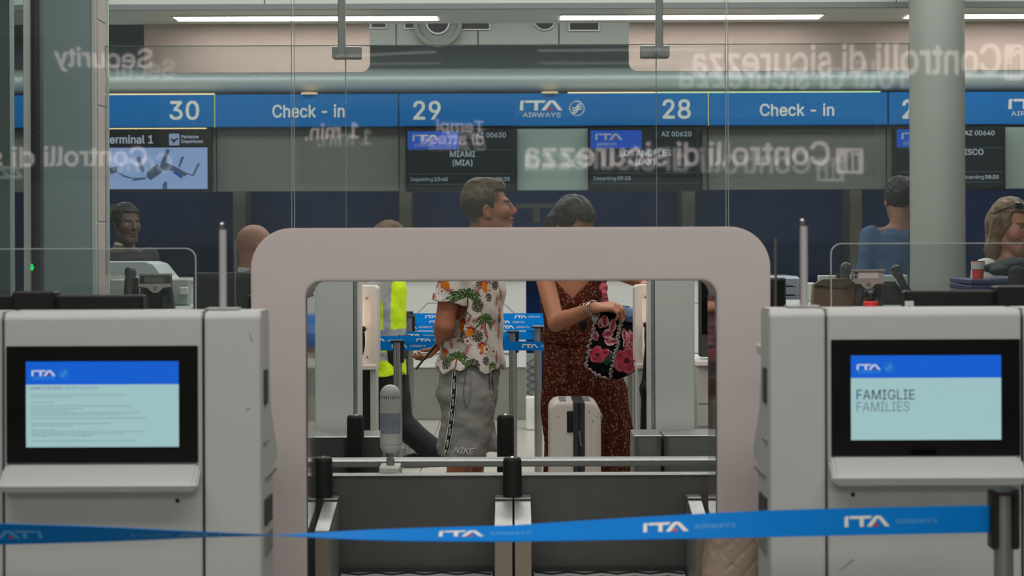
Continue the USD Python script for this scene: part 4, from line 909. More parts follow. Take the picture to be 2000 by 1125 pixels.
obj('carton', ext_xz(g, 8.98, 9.06), pm('cardboard', (118, 92, 72), 0.8), t); obj('flap', ext_xz(Polygon([mq(*p, 9.07) for p in ((1581, 556), (1600, 545), (1651, 543), (1661, 551), (1640, 562))]).buffer(0), 8.97, 8.985), pm('cardboard_dark', (96, 84, 72), 0.8), t)
t = thing('drawer_unit', 'blue-grey drawer unit right beside the arch', 'drawers', (X(1540, 9.9), 9.9, 0))
for i, (y0, y1) in enumerate(((545, 562), (563, 580), (581, 598), (599, 640))): obj('drawer', box(X(1470, 9.9), X(1586, 9.9), 10.3, 10.7, Z(y1, 9.9, 1500), Z(y0, 9.9, 1500) - 0.004, 0.004), pm('drawer_blue_grey', (150, 158, 176), 0.5), t)
obj('base', box(X(1472, 9.9), X(1584, 9.9), 10.32, 10.7, 0, Z(640, 9.9, 1500)), M_mid, t)
t = thing('desk_divider', 'low grey divider behind the phones on the right desk', 'divider', (X(1680, 9.9), 9.9, zdr))
obj('panel', box(X(1597, 9.9), X(1770, 9.9), 9.86, 9.92, zdr, Z(537, 9.9, 1680), 0.005), M_pale, t); obj('end_lug', box(X(1573, 9.9), X(1590, 9.9), 9.84, 9.94, zdr, Z(552, 9.9, 1580), 0.005), M_grey, t)
# seat, jacket, cup beside the seated passenger at right
t = thing('counter_ledge', 'dark blue ribbed ledge in front of the woman at the right edge', 'ledge', (X(1960, 8.2), 8.2, 0))
for i in range(4): obj('rib', box(X(1875, 8.2), X(2120, 8.2), 8.0, 8.4, Z(586 - i * 11, 8.2, 1950), Z(577 - i * 11, 8.2, 1950), 0.003), pm('ledge_blue', (62, 66, 112), 0.5), t)
obj('base', box(X(1876, 8.2), X(2118, 8.2), 8.02, 8.4, 0, Z(586, 8.2, 1950)), M_dark, t)
zl = Z(544, 8.2, 1950)
jb = Blob(); c = at(1960, 545, 8.15)
jb.ell((c[0], 8.15, zl + 0.045), (0.09, 0.06, 0.03)).ell((c[0] + 0.07, 8.16, zl + 0.05), (0.08, 0.06, 0.035)).ell((c[0] - 0.04, 8.08, zl + 0.035), (0.04, 0.04, 0.02)).cone((c[0], 7.95, zl + 0.03), (c[0], 7.94, zl - 0.1), 0.032, 0.034).cone((c[0] + 0.07, 7.95, zl + 0.03), (c[0] + 0.08, 7.94, zl - 0.1), 0.034, 0.034)
jb.disp = lambda P: (meshkit.fbm(P * 18, 3, 2) - 0.5) * 0.02
obj('folded_jacket', jb.mesh(0.005), pm('jacket_dark', (24, 30, 38), 0.8, bump=0.3), None, True, label='dark jacket lying over the blue ledge in front of the woman', cat='jacket')
c = at(1912, 533, 8.1)
t = thing('paper_cup', 'red and white paper cup on the blue ledge by the column', 'cup', (c[0], 8.12, zl))
hcup = 0.075
obj('cup', lathe([(0, 0), (0.022, 0), (0.028, hcup), (0.026, hcup), (0.02, 0.004), (0, 0.004)], (c[0], 8.12, zl)), pm('cup_red', (232, 70, 62), 0.45), t)
obj('white_band', lathe([(0.0262, hcup * 0.55), (0.0266, hcup * 0.55), (0.0289, hcup * 0.95), (0.0284, hcup * 0.95)], (c[0], 8.12, zl)), M_signw, t)
# ---------------------------------------------------------------- lit direction signs in the hall, seen mirrored in the glass
S_sign = emit('sign_lit', (255, 232, 228), 3.2); M_board = pm('sign_board', (36, 38, 40), 0.5)
def vx(px, Ysn, Yg=yg): return (px - 1000) / FX * (2 * Yg - Ysn)
def vz(py, Ysn, px=1000): return CAMZ + (HOR - py - (px - 1000) * RT) / FX * (2 * yg - Ysn)
def hsign(name, Ys_, x0, x1, z0, z1, lines, icon, lab, yaw=0.0):
    """board facing +y (towards the glass); x grows to the right in the photograph's mirror image. lines: (text, x at its start, baseline z, cap height)"""
    t = thing(name, lab, 'sign', ((x0 + x1) / 2, Ys_, z0))
    c, s = math.cos(yaw), math.sin(yaw); xm = (x0 + x1) / 2
    def R(m):
        v = m.vertices.copy(); dx, dy = v[:, 0] - xm, v[:, 1] - Ys_; v[:, 0] = xm + c * dx - s * dy; v[:, 1] = Ys_ + s * dx + c * dy
        return trimesh.Trimesh(v, m.faces, process=False)
    obj('board', R(box(x0, x1, Ys_ - 0.12, Ys_, z0, z1, 0.01)), M_board, t)
    for q in (0.2, 0.8): obj('hanger', R(cyl((x0 + (x1 - x0) * q, Ys_ - 0.06, z1), (x0 + (x1 - x0) * q, Ys_ - 0.06, 4.5), 0.012)), M_steel, t)
    for s_, xs, zb_, h, w in lines: obj('lettering', R(text(s_, h, (xs, Ys_ + 0.0015, zb_), w, True, back=True)), S_sign, t)
    for (ix0, iz0, ix1, iz1) in icon:
        g = rrect(ix0, iz0, ix1, iz1, 0.02); h, w = iz1 - iz0, ix1 - ix0
        fig = [sbox(ix0 + w * a, iz0 + h * 0.14, ix0 + w * b, iz0 + h * d).buffer(0.004) for a, b, d in ((0.14, 0.3, 0.45), (0.42, 0.56, 0.66), (0.66, 0.8, 0.72))] + [Point(ix0 + w * 0.22, iz0 + h * 0.56).buffer(w * 0.07), Point(ix0 + w * 0.49, iz0 + h * 0.77).buffer(w * 0.07), sbox(ix0 + w * 0.5, iz0 + h * 0.84, ix0 + w * 0.86, iz0 + h * 0.9)]
        obj('pictogram', R(ext_xz(g.difference(shapely.union_all(fig)), Ys_, Ys_ + 0.003)), S_sign, t)
Y1 = -1.0; K = FX / (2 * yg - Y1)
x_ = lambda p: vx(p, Y1)
hsign('hanging_sign', Y1, x_(1440), x_(2040), vz(185, Y1), vz(70, Y1), [('Controlli di sicurezza', x_(1955), vz(147, Y1, 1800), 54 / K, 600 / K)], [(x_(1962), vz(160, Y1, 1980), x_(1998), vz(92, Y1, 1980))], 'lit hanging sign with a security pictogram, mirrored high in the right glass')
Y2 = -2.2; K = FX / (2 * yg - Y2); x_ = lambda p: vx(p, Y2)
hsign('hanging_sign', Y2, x_(1005), x_(1730), vz(352, Y2), vz(230, Y2), [('Controlli di sicurezza', x_(1632), vz(325, Y2, 1400), 46 / K, 610 / K)], [(x_(1645), vz(342, Y2, 1670), x_(1703), vz(290, Y2, 1670))], 'lit hanging sign mirrored in the middle glass over the screens', yaw=math.radians(-9))
Y3 = -1.6; K = FX / (2 * yg - Y3); x_ = lambda p: vx(p, Y3)
hsign('hanging_sign', Y3, x_(-420), x_(310), vz(350, Y3), vz(70, Y3), [('Controlli di sicurezza', x_(290), vz(323, Y3, 100), 36 / K, 520 / K), ('Security', x_(300), vz(130, Y3, 200), 36 / K, 190 / K)], [], 'lit hanging sign mirrored in the glass at the far left')
Y4 = -2.8; K = FX / (2 * yg - Y4); x_ = lambda p: vx(p, Y4)
hsign('waiting_time_sign', Y4, x_(560), x_(1004), vz(360, Y4), vz(200, Y4), [('Tempi', x_(945), vz(258, Y4, 900), 20 / K, 90 / K), ('di attesa', x_(945), vz(283, Y4, 900), 20 / K, 120 / K), ('1 min.', x_(705), vz(274, Y4, 640), 30 / K, 110 / K)], [], 'lit waiting time sign mirrored in the glass left of the middle')
t4 = thing('hall_light_bar', 'linear hall lamp whose mirror image streaks the upper glass', 'lamp', (0, -1.9, 2.9))
for a, b in ((-1.3, -0.55), (0.2, 1.45)):
    obj('diffuser', box(a, b, -1.95, -1.9, vz(101, -1.9), vz(99, -1.9)), emit('hall_tube', (255, 238, 230), 2.0), t4)
    obj('housing', box(a - 0.02, b + 0.02, -1.96, -1.89, vz(98, -1.9), vz(96, -1.9)), M_white, t4)
    for q in (a + 0.1, b - 0.1): obj('wire', cyl((q, -1.925, vz(96, -1.9)), (q, -1.925, 4.5), 0.003, seg=6), M_steel, t4)
# ---------------------------------------------------------------- people
V3 = lambda *a: np.array(a, float)
def unit(v): v = np.asarray(v, float); return v / np.linalg.norm(v)
M_skin = vcol_mat('skin', 0.5, spec=0.35); M_hair = vcol_mat('hair', 0.5, bump=0.35, bscale=260, spec=0.35); M_print = vcol_mat('printed_cloth', 0.85, bump=0.15, bscale=500, spec=0.1)
def add_head(B, c, R, s=1.0, female=False):
    P = lambda x, y, z: c + R @ V3(x, y, z) * s
    E = lambda x, y, z, r, k=0.02, sub=False: B.ell(P(x, y, z), V3(*r) * s, R, k * s, sub)
    C = lambda a, b, ra, rb, k=0.015: B.cone(P(*a), P(*b), ra * s, rb * s, k * s)
    jw = 0.9 if female else 1.0
    E(-0.012, 0, 0.036, (0.098, 0.076, 0.094)); E(0.03, 0, -0.03, (0.066, 0.058 * jw, 0.082), 0.03)
    C((0.07, 0.012, -0.1), (0.07, -0.012, -0.1), 0.021 * jw, 0.021 * jw, 0.03)
    for q in (-1, 1):
        C((-0.008, q * 0.05 * jw, -0.058), (0.066, q * 0.018, -0.1), 0.02, 0.018, 0.03)
        E(0.062, q * 0.042, -0.018 - 0.006 * female, (0.028 + 0.004 * female, 0.025 + 0.003 * female, 0.024 + 0.01 * female), 0.025)
        E(0.084, q * 0.026, 0.031, (0.014, 0.026, 0.008), 0.014)
        E(0.101, q * 0.033, 0.010, (0.014, 0.017, 0.0105), 0.01, True)
        E(0.073, q * 0.032, 0.009, (0.0175, 0.0175, 0.0165), 0.003)
        E(0.1, q * 0.0125, -0.029, (0.012, 0.0085, 0.008), 0.006)
    C((0.092, 0, 0.022), (0.113, 0, -0.019), 0.0085, 0.0125, 0.012); E(0.115, 0, -0.023, (0.0125, 0.012, 0.0105), 0.006)
    E(0.093, 0, -0.054, (0.014, 0.024, 0.0075), 0.007); E(0.09, 0, -0.069, (0.0135, 0.021, 0.0085), 0.007)
    E(0.108, 0, -0.0615, (0.012, 0.02, 0.0024), 0.004, True)
    for q in (-1, 1):
        ear = R @ rot(q * 0.35, 0.0)
        B.ell(P(-0.012, q * 0.079, -0.004), V3(0.019, 0.0075, 0.032) * s, ear, 0.004); B.ell(P(-0.006, q * 0.087, 0.0), V3(0.011, 0.006, 0.019) * s, ear, 0.004, True); E(0.0, q * 0.076, -0.03, (0.01, 0.007, 0.012), 0.006)
def head_paint(P, Cc, c, R, s, skin, lip, brow, fade=None, hairc=None):
    q = (P - c) @ R / s; x, y, z = q.T; skin = np.array(skin)
    near = np.linalg.norm(q, axis=1) < 0.16
    def mixin(m, col, w=1.0): Cc[m] = Cc[m] * (1 - w) + np.array(col) * w
    ay = np.abs(y)
    mixin(near & (x > 0.05) & (ay < 0.05) & (ay > 0.018) & (z > -0.05) & (z < -0.005), skin * np.array([1.12, 0.86, 0.84]), 0.5)
    mixin(near & (x > 0.1) & (ay < 0.02) & (z > -0.034) & (z < 0.0), skin * np.array([1.1, 0.85, 0.82]), 0.5)
    mixin(near & (x > 0.078) & (ay < 0.024 * (1 - np.abs(z + 0.0615) / 0.03)) & (z < -0.047) & (z > -0.077), lip, 0.85)
    mixin(near & (x > 0.07) & (ay > 0.012) & (ay < 0.05) & (np.abs(z - 0.031 + 0.12 * np.abs(ay - 0.03)) < 0.005), brow, 0.75)
    e = ((ay - 0.032) / 0.0135) ** 2 + ((z - 0.009) / 0.0062) ** 2
    mixin(near & (x > 0.075) & (e < 1), (0.42, 0.4, 0.38)); mixin(near & (x > 0.075) & (np.hypot((ay - 0.032), z - 0.009) < 0.0062), (0.06, 0.05, 0.04)); mixin(near & (x > 0.075) & (e > 0.75) & (e < 1.35) & (z > 0.009), (0.05, 0.035, 0.03), 0.8)
    if fade is not None:
        m = near & (z > -0.085) & (x < 0.045 + 0.2 * np.clip(z - 0.02, -0.1, 0.06)) & ~((x > -0.035) & (z < 0.028) & (ay > 0.045)) & ~((z < -0.03) & (x > -0.05))
        w = np.clip((z + 0.085) / 0.05, 0, 1) * 0.75; Cc[m] = Cc[m] * (1 - w[m, None]) + np.array(fade) * w[m, None]
def add_hand(B, w, d, n, right, curl=(30, 35, 25), thumb=(0.55, 0.75, 0.35), spread=0.0, s=1.0):
    d = unit(d); n = unit(n - (np.asarray(n) @ d) * d); t = np.cross(d, n) * (1 if right else -1)
    lens = ((.042, .025, .02), (.046, .029, .022), (.042, .027, .021), (.033, .021, .018))
    for i, off in enumerate((.029, .0095, -.0105, -.029)):
        b = w + d * (.088 - .004 * abs(i - 1)) * s + t * off * s
        B.cone(w + d * .012 * s + t * off * .55 * s, b, .016 * s, .0115 * s, .008)
        dd = unit(d + t * off * spread * 10); p = b; a = 0.0
        for j in range(3):
            a += math.radians(curl[j] + 3 * i); q = p + (dd * math.cos(a) + n * math.sin(a)) * lens[i][j] * s
            B.cone(p, q, (.0092 - .0008 * j) * s, (.0086 - .0009 * j) * s, .003); p = q
    p = w + d * .022 * s + t * .024 * s; td = unit(d * thumb[0] + t * thumb[1] + n * thumb[2])
    B.cone(w + d * .01 * s, p, .016 * s, .014 * s, .008)
    for L, r in ((.04, .0115), (.031, .0098), (.024, .0085)):
        q = p + td * L * s; B.cone(p, q, r * s, r * .9 * s, .004); p = q; td = unit(td + n * .25 - t * .12)
def person(name, label, J, yaw, skin, hpar, h=0.005, female=False, legs=True):
    """the bare figure: one continuous mesh from joints J"""
    B = Blob(); f, l = V3(math.cos(yaw), math.sin(yaw), 0), V3(-math.sin(yaw), math.cos(yaw), 0)
    c, R, s = hpar
    add_head(B, c, R, s, female)
    B.cone(c + R @ V3(-0.03, 0, -0.07) * s, J['neck'], 0.05 if female else 0.056, 0.058 if female else 0.066, 0.03)
    sh = (J['shr'] + J['shl']) / 2; hp = (J['hipr'] + J['hipl']) / 2; Rt = rot(yaw)
    B.ell(sh * 0.72 + hp * 0.28, (0.09, 0.13 if female else 0.15, 0.2), Rt, 0.05); B.ell(sh * 0.2 + hp * 0.8, (0.08, 0.118, 0.15), Rt, 0.05)
    B.cone(J['shr'], J['shl'], 0.05, 0.05, 0.05)
    ar = (0.043, 0.037, 0.0255) if female else (0.05, 0.043, 0.029)
    for q, rt in (('r', True), ('l', False)):
        B.cone(J['sh' + q], J['el' + q], ar[0], ar[1], 0.02)
        m = J['el' + q] * 0.75 + J['wr' + q] * 0.25
        B.cone(J['el' + q], m, ar[1], ar[1] * 1.02, 0.01).cone(m, J['wr' + q], ar[1] * 1.02, ar[2], 0.01)
        hd = J.get('hand' + q)
        if hd is None:
            d = unit(J['wr' + q] - J['el' + q]); hd = dict(d=d, n=(l if rt else -l))
        add_hand(B, J['wr' + q], right=rt, **{'s': 0.92 if female else 1.0, **hd})
        if legs:
            kn, an = J['kn' + q], J['an' + q]; B.cone(J['hip' + q], kn, 0.072, 0.054, 0.03); cf = kn * 0.72 + an * 0.28 - f * 0.012
            B.cone(kn, cf, 0.054, 0.056, 0.02).cone(cf, an, 0.055, 0.036, 0.02); B.cone(an, an + f * 0.15 - V3(0, 0, 0.045), 0.036, 0.028, 0.03).cone(an, an - f * 0.035 - V3(0, 0, 0.035), 0.034, 0.032, 0.02)
    m = B.mesh(h)
    b = m.bounds; t = thing(name, label, 'person', (sh[0], sh[1], b[0][2])); t.R = R
    col = np.tile(np.array(skin, float), (len(m.vertices), 1)) * (1 + (meshkit.fbm(m.vertices * 14, 3, 1)[:, None] - 0.5) * 0.16)
    return t, m, col
def std_joints(x, y, z0, yaw, H, lean=0.0):
    k = H / 1.75; f, l = V3(math.cos(yaw), math.sin(yaw), 0), V3(-math.sin(yaw), math.cos(yaw), 0)
    G = lambda a, b, c: V3(x, y, z0) + (f * a + l * b + V3(0, 0, c)) * k
    J = dict(neck=G(lean * .9 - .01, 0, 1.46), c=G(.02 + lean, 0, 1.63))
    for q, s in (('l', 1), ('r', -1)):
        J['sh' + q] = G(lean * .8, s * .175, 1.415); J['el' + q] = G(-.03 + lean * .5, s * .235, 1.13); J['wr' + q] = G(.06 + lean * .5, s * .235, .89)
        J['hip' + q] = G(0, s * .09, .92); J['kn' + q] = G(.02, s * .1, .5); J['an' + q] = G(-.02, s * .1, .085)
    return J
def shoes(t, J, yaw, mat):
    f = V3(math.cos(yaw), math.sin(yaw), 0)
    for q in 'rl':
        a = J['an' + q]; z = a[2] - 0.05
        obj('shoe', Blob().cone((a + f * 0.15) * [1, 1, 0] + [0, 0, z], a * [1, 1, 0] - f * 0.04 + [0, 0, z + 0.012], 0.04, 0.046).cone(a + V3(0, 0, -0.01), a * [1, 1, 0] + [0, 0, z + 0.01], 0.045, 0.047).mesh(0.009), mat, t, True)
def trousers(J, r=(0.1, 0.078, 0.062), hem=0.03, wz=0.1, h=0.008, yaw=0.0):
    B = Blob(); hp = (J['hipr'] + J['hipl']) / 2
    B.stack([(hp[2] - 0.05, hp[0], hp[1], 0.12, 0.165), (hp[2] + 0.06, hp[0], hp[1], 0.122, 0.165), (hp[2] + wz, hp[0], hp[1], 0.115, 0.155)], yaw, 0.04)
    for q in 'rl': B.cone(J['hip' + q], J['kn' + q], r[0], r[1], 0.04).cone(J['kn' + q], J['an' + q] + V3(0, 0, hem), r[1], r[2], 0.02)
    B.disp = lambda P: (meshkit.fbm(P * 13, 3, 7) - 0.5) * 0.012
    return B.mesh(h)
def jacket(J, yaw, hem, sleeve=1.0, grow=0.0, h=0.007, wr=0.012, seed=3, female=False):
    B = Blob(); sh = (J['shr'] + J['shl']) / 2; hp = (J['hipr'] + J['hipl']) / 2
    sw = np.linalg.norm(J['shr'] - J['shl']) / 2
    B.stack([(hem, hp[0], hp[1], 0.135 + grow, 0.185 + grow), (hp[2] + 0.12, hp[0], hp[1], 0.125 + grow, 0.17 + grow), (sh[2] - 0.12, sh[0], sh[1], 0.125 + grow, sw + 0.02 + grow), (sh[2] + 0.0, sh[0], sh[1], 0.1 + grow, sw), (sh[2] + 0.045, sh[0], sh[1], 0.07, sw * 0.62)], yaw, 0.04)
    for q in 'rl':
        B.cone(J['sh' + q], J['el' + q] * sleeve + J['sh' + q] * (1 - sleeve) if sleeve < 1 else J['el' + q], 0.068 + grow, 0.058 + grow, 0.04)
        if sleeve >= 1: B.cone(J['el' + q], J['wr' + q], 0.057 + grow, 0.043 + grow, 0.02)
    B.disp = lambda P: (meshkit.fbm(P * 11, 3, seed) - 0.5) * wr * 2
    return B.mesh(h)
def hair_short(c, R, s, thick=0.012, h=0.005, front=0.06, low=-0.05, amp=0.008, seed=2, extra=None, ears=False):
    B = Blob(); P = lambda x, y, z: c + R @ V3(x, y, z) * s
    B.ell(P(-0.016, 0, 0.044), V3(0.1 + thick, 0.078 + thick * .7, 0.092 + thick) * s, R, 0.02)
    if extra: extra(B, P)
    # cut away the face and the neck
    def face(Q):
        q = (Q - c) @ R / s; return np.maximum(np.maximum(front - 0.55 * np.clip(q[:, 2], -1, 0.1) * 0.0 - q[:, 0], q[:, 2] - 0.078), -1) * s
    def low_(Q):
        q = (Q - c) @ R / s; return (q[:, 2] - (low - 0.55 * np.clip(q[:, 0] + 0.02, -0.2, 0.0) * -0.6 + 0.55 * np.clip(q[:, 0] + 0.02, 0, 0.2))) * s
    lo, hi = c - 0.25, c + 0.25
    if ears:
        for q_ in (-1, 1): B.ell(P(-0.008, q_ * 0.088, -0.012), V3(0.026, 0.03, 0.036) * s, R, 0.008, True)
    B.fun(face, lo, hi, 0.012, True); B.fun(low_, lo, hi, 0.008, True)
    B.disp = lambda Q: (meshkit.fbm(((Q - c) @ R) * V3(30, 70, 45), 3, seed) - 0.5) * amp * 2
    return B.mesh(h)
def tint(m, a, b, sc, seed=1):
    w = np.clip((meshkit.fbm(m.vertices * np.asarray(sc), 3, seed) - 0.3) / 0.4, 0, 1)[:, None]; return np.array(a) * (1 - w) + np.array(b) * w
# ---- man in the printed shirt
YM = 8.64; KM = FX / YM
def W(px, py, dy=0.0): return V3((px - 1000) / KM, YM + dy, CAMZ + (HOR - py) / KM)
yaw = math.radians(-25); f, l = V3(math.cos(yaw), math.sin(yaw), 0), V3(-math.sin(yaw), math.cos(yaw), 0)
hc, hR = W(954, 411, -0.02), rot(math.radians(4), math.radians(9))
J = dict(neck=W(930, 478), shr=W(892, 503, -0.165), shl=W(955, 503, 0.165), elr=W(870, 632, -0.17), wrr=W(862, 670, 0.03), ell=W(912, 632, 0.24), wrl=W(896, 690, 0.17),
         hipr=W(908, 740, -0.06), hipl=W(924, 740, 0.06), knr=W(899, 895, -0.1), knl=W(922, 895, 0.1), anr=W(888, 1085, -0.1), anl=W(915, 1085, 0.1))
J['handr'] = dict(d=V3(-0.68, 0.0, -0.73), n=V3(-0.73, 0.05, 0.68), curl=(20, 30, 28), thumb=(0.95, -0.1, 0.42), s=0.88); J['handl'] = dict(d=V3(0.1, -0.1, -0.95), n=V3(-0.7, 0, 0.1), curl=(25, 30, 20))
skin = np.array(lin((176, 112, 84)))
man, m, col = person('person', 'young man in a white tropical-print shirt and grey shorts, hands behind his back', J, yaw, skin, (hc, hR, 1.0), h=0.0032)
head_paint(m.vertices, col, hc, hR, 1.0, skin * 1.12, lin((150, 80, 72)), lin((96, 72, 52)), fade=lin((64, 54, 46)))
obj('body', m, M_skin, man, cd=col)
def ex(B, P): B.cone(P(-0.04, 0, 0.104), P(0.055, 0, 0.1), 0.042, 0.034, 0.04); B.cone(P(0.06, -0.03, 0.1), P(0.083, -0.042, 0.072), 0.022, 0.013, 0.02); B.cone(P(0.06, 0.03, 0.1), P(0.088, 0.03, 0.072), 0.022, 0.013, 0.02)
hm = hair_short(hc, hR, 1.0, 0.004, 0.0032, front=0.032, low=-0.04, amp=0.003, extra=ex, ears=True)
q_ = (hm.vertices - hc) @ hR; w_ = np.clip((q_[:, 2] - 0.05 - 0.12 * q_[:, 0]) / 0.035, 0, 1)[:, None]
obj('hair', hm, M_hair, man, cd=tint(hm, lin((40, 36, 33)), lin((60, 55, 50)), (80, 80, 80)) * (1 - w_) + w_ * tint(hm, lin((70, 58, 42)), lin((118, 100, 74)), (60, 22, 45)))
SR = [(0.93, 918, 0.148, 0.182), (1.02, 921, 0.134, 0.172), (1.12, 924, 0.122, 0.17), (1.27, 927, 0.125, 0.182), (1.38, 927, 0.115, 0.17), (1.45, 926, 0.075, 0.1)]
B = Blob().stack([(z, W(px, 0)[0], YM, a, b) for z, px, a, b in SR], yaw, 0.035, wav=lambda a: 0.012 * np.sin(a * 5 + 1) + 0.008 * np.sin(a * 11))
for q in 'rl': B.cone(J['sh' + q], J['sh' + q] * 0.36 + J['el' + q] * 0.64, 0.066, 0.07, 0.03)
e_ = unit(J['elr'] - J['shr']); cut = J['shr'] * 0.36 + J['elr'] * 0.64
B.fun(lambda P: np.where(np.linalg.norm((P - cut) - ((P - cut) @ e_)[:, None] * e_, axis=1) < 0.085, -((P - cut) @ e_) + 0.004, 1.0), cut - 0.12, cut + 0.12, 0.003, True)
B.disp = lambda P: (meshkit.fbm(P * V3(9, 9, 6), 3, 11) - 0.5) * 0.026 + 0.004 * np.sin(P[:, 2] * 40 + P[:, 0] * 60)
sm = B.mesh(0.003)
def suv(P):
    d = P - W(922, 0); phi = np.arctan2(d @ l, d @ f); return phi * 0.155, P[:, 2]
def uv(px, py): return (math.radians(-65) + math.asin(max(-1, min(1, (px - 923) / 66)))) * 0.155, CAMZ + (HOR - py) / KM
U, Vv = suv(sm.vertices); Cs = np.tile(np.array(lin((214, 206, 196))), (len(U), 1))
def seg(P0, P1):
    a, b = np.array(P0), np.array(P1); ab = b - a; qx, qy = U - a[0], Vv - a[1]; t = np.clip((qx * ab[0] + qy * ab[1]) / (ab @ ab), 0, 1); return np.hypot(qx - t * ab[0], qy - t * ab[1]), t
def put(mk, c): Cs[mk] = lin(c)
def blade(p0, ang, L, w, c1, c2, droop=0.35, n=5):
    pr = np.array(p0)
    for i in range(n):
        t1 = (i + 1) / n; p = np.array([p0[0] + math.cos(ang) * L * t1, p0[1] + math.sin(ang) * L * t1 - droop * L * t1 * t1]); d, _ = seg(pr, p); ww = w * math.sin(math.pi * min(0.95, 0.18 + 0.8 * (i + 0.5) / n))
        put(d < ww, c2); put(d < ww * 0.6, c1); pr = p
def palm(px, py, s, trunk=True):
    s = s * 1.22
    u, v = uv(px, py)
    if trunk:
        a = (u, v)
        for i in range(5): b = (u - 0.004 * i * (i % 3 - 1), v - s * 0.35 * (i + 1)); d, _ = seg(a, b); put(d < 0.0028, (150, 62, 52)); a = b
    for k_ in range(9): blade((u, v), math.radians(-25 + 27 * k_), s, s * 0.12, (142, 168, 108) if k_ % 2 else (104, 138, 74), (40, 48, 34), 0.55)
def pine(px, py, s, tilt=0.0):
    s = s * 1.22
    u, v = uv(px, py); ct, st_ = math.cos(tilt), math.sin(tilt); x, y = (U - u) * ct + (Vv - v) * st_, -(U - u) * st_ + (Vv - v) * ct
    for k_ in range(7): blade((u - st_ * s * .5, v + ct * s * .5), math.radians(90 + (k_ - 3) * 27) + tilt, s * 1.05, s * 0.14, (196, 70, 52), (116, 36, 34), 0.15)
    mk = (x / (0.62 * s)) ** 2 + (y / (0.8 * s)) ** 2 < 1; put(mk, (232, 138, 40)); g = s * 0.3; put(mk & ((((x + y) / g) % 1 < 0.22) | (((x - y) / g) % 1 < 0.22)), (186, 84, 30))
def monst(px, py, s, a0=0.0):
    s = s * 1.22
    u, v = uv(px, py); x, y = U - u, Vv - v; r, th = np.hypot(x, y), np.arctan2(y, x) + a0; edge = s * (0.82 + 0.16 * np.cos(th)) * np.where((np.abs(np.cos(5 * th)) < 0.3) & (np.cos(th) > -0.8), 0.55, 1.0)
    mk = r < edge; put(mk, (74, 76, 66)); put(mk & (np.abs(np.sin(5 * th)) < 0.16) & (r > s * 0.1), (128, 128, 112)); put(mk & (np.abs(r * np.sin(th)) < s * 0.06), (150, 148, 130))
def hib(px, py, s):
    s = s * 1.22
    u, v = uv(px, py); x, y = U - u, Vv - v; r, th = np.hypot(x, y), np.arctan2(y, x); e = s * (0.62 + 0.38 * np.abs(np.cos(2.5 * th)))
    put(r < e, (112, 92, 84)); put(r < e * 0.9, (226, 206, 198)); put((r < e * 0.7) & (np.abs(np.sin(2.5 * th)) < 0.12), (190, 140, 136)); put(r < s * 0.24, (142, 30, 42))
def fern(px, py, s, ang):
    u, v = uv(px, py)
    for i in range(6):
        p = (u + math.cos(ang) * s * i / 6, v + math.sin(ang) * s * i / 6)
        for q in (-0.9, 0.9): d, t = seg(p, (p[0] + math.cos(ang + q) * s * .3, p[1] + math.sin(ang + q) * s * .3)); put(d < 0.0026 * (1 - .6 * t), (182, 92, 82))
    d, _ = seg((u, v), (u + math.cos(ang) * s, v + math.sin(ang) * s)); put(d < 0.0014, (120, 60, 54))
rs = random.Random(8)
for px, py, s, a in ((908, 615, .05, 2.2), (975, 596, .045, 1.1), (955, 655, .05, 2.0), (888, 676, .05, 1.8), (925, 625, .04, .4), (910, 690, .05, 1.2), (984, 660, .05, 1.5), (902, 568, .04, 2.4), (940, 640, .035, 1.0), (965, 552, .04, 2.6)): fern(px, py, s * 1.1, a)
for px, py, s in ((940, 605, .012), (905, 645, .012), (980, 642, .012), (890, 566, .012), (930, 560, .012)): hib(px, py, s)
SZ = 1.2
for px, py, s, a in ((932, 573, .045, 1.2), (985, 585, .05, 1.8), (963, 640, .05, .8), (938, 686, .045, .2), (898, 664, .05, .9), (944, 590, .04, 4.4), (868, 690, .05, 1.4), (880, 560, .04, 1.3), (975, 706, .05, 1.7)): fern(px, py, s, a)
for px, py, s, a in ((933, 594, .026, 1), (936, 655, .026, 4), (926, 707, .03, 2), (878, 704, .028, .4), (960, 578, .022, 3), (912, 652, .028, 2.5), (950, 700, .02, 1), (976, 556, .026, 4), (900, 600, .024, 0), (984, 620, .024, 3), (940, 552, .02, 2)): monst(px, py, s, a)
for px, py, s in ((917, 575, .052), (951, 622, .046), (898, 694, .044), (866, 668, .026), (920, 716, .03), (966, 712, .03)): palm(px, py, s)
for px, py, s, a in ((877, 584, .022, .1), (902, 634, .024, -.2), (919, 646, .02, -.5), (950, 560, .024, .1), (946, 678, .022, .4), (875, 691, .022, -.1), (985, 612, .02, 0), (893, 553, .02, .2)): pine(px, py, s, a)
for px, py, s in ((953, 679, .02), (916, 662, .016), (968, 684, .018), (961, 566, .016), (863, 702, .014)): hib(px, py, s)
d, _ = seg((0.0, 0.9), (0.0, 1.45)); put(d < 0.0016, (110, 100, 92))
sh_ = obj('shirt', sm, M_print, man, cd=Cs)
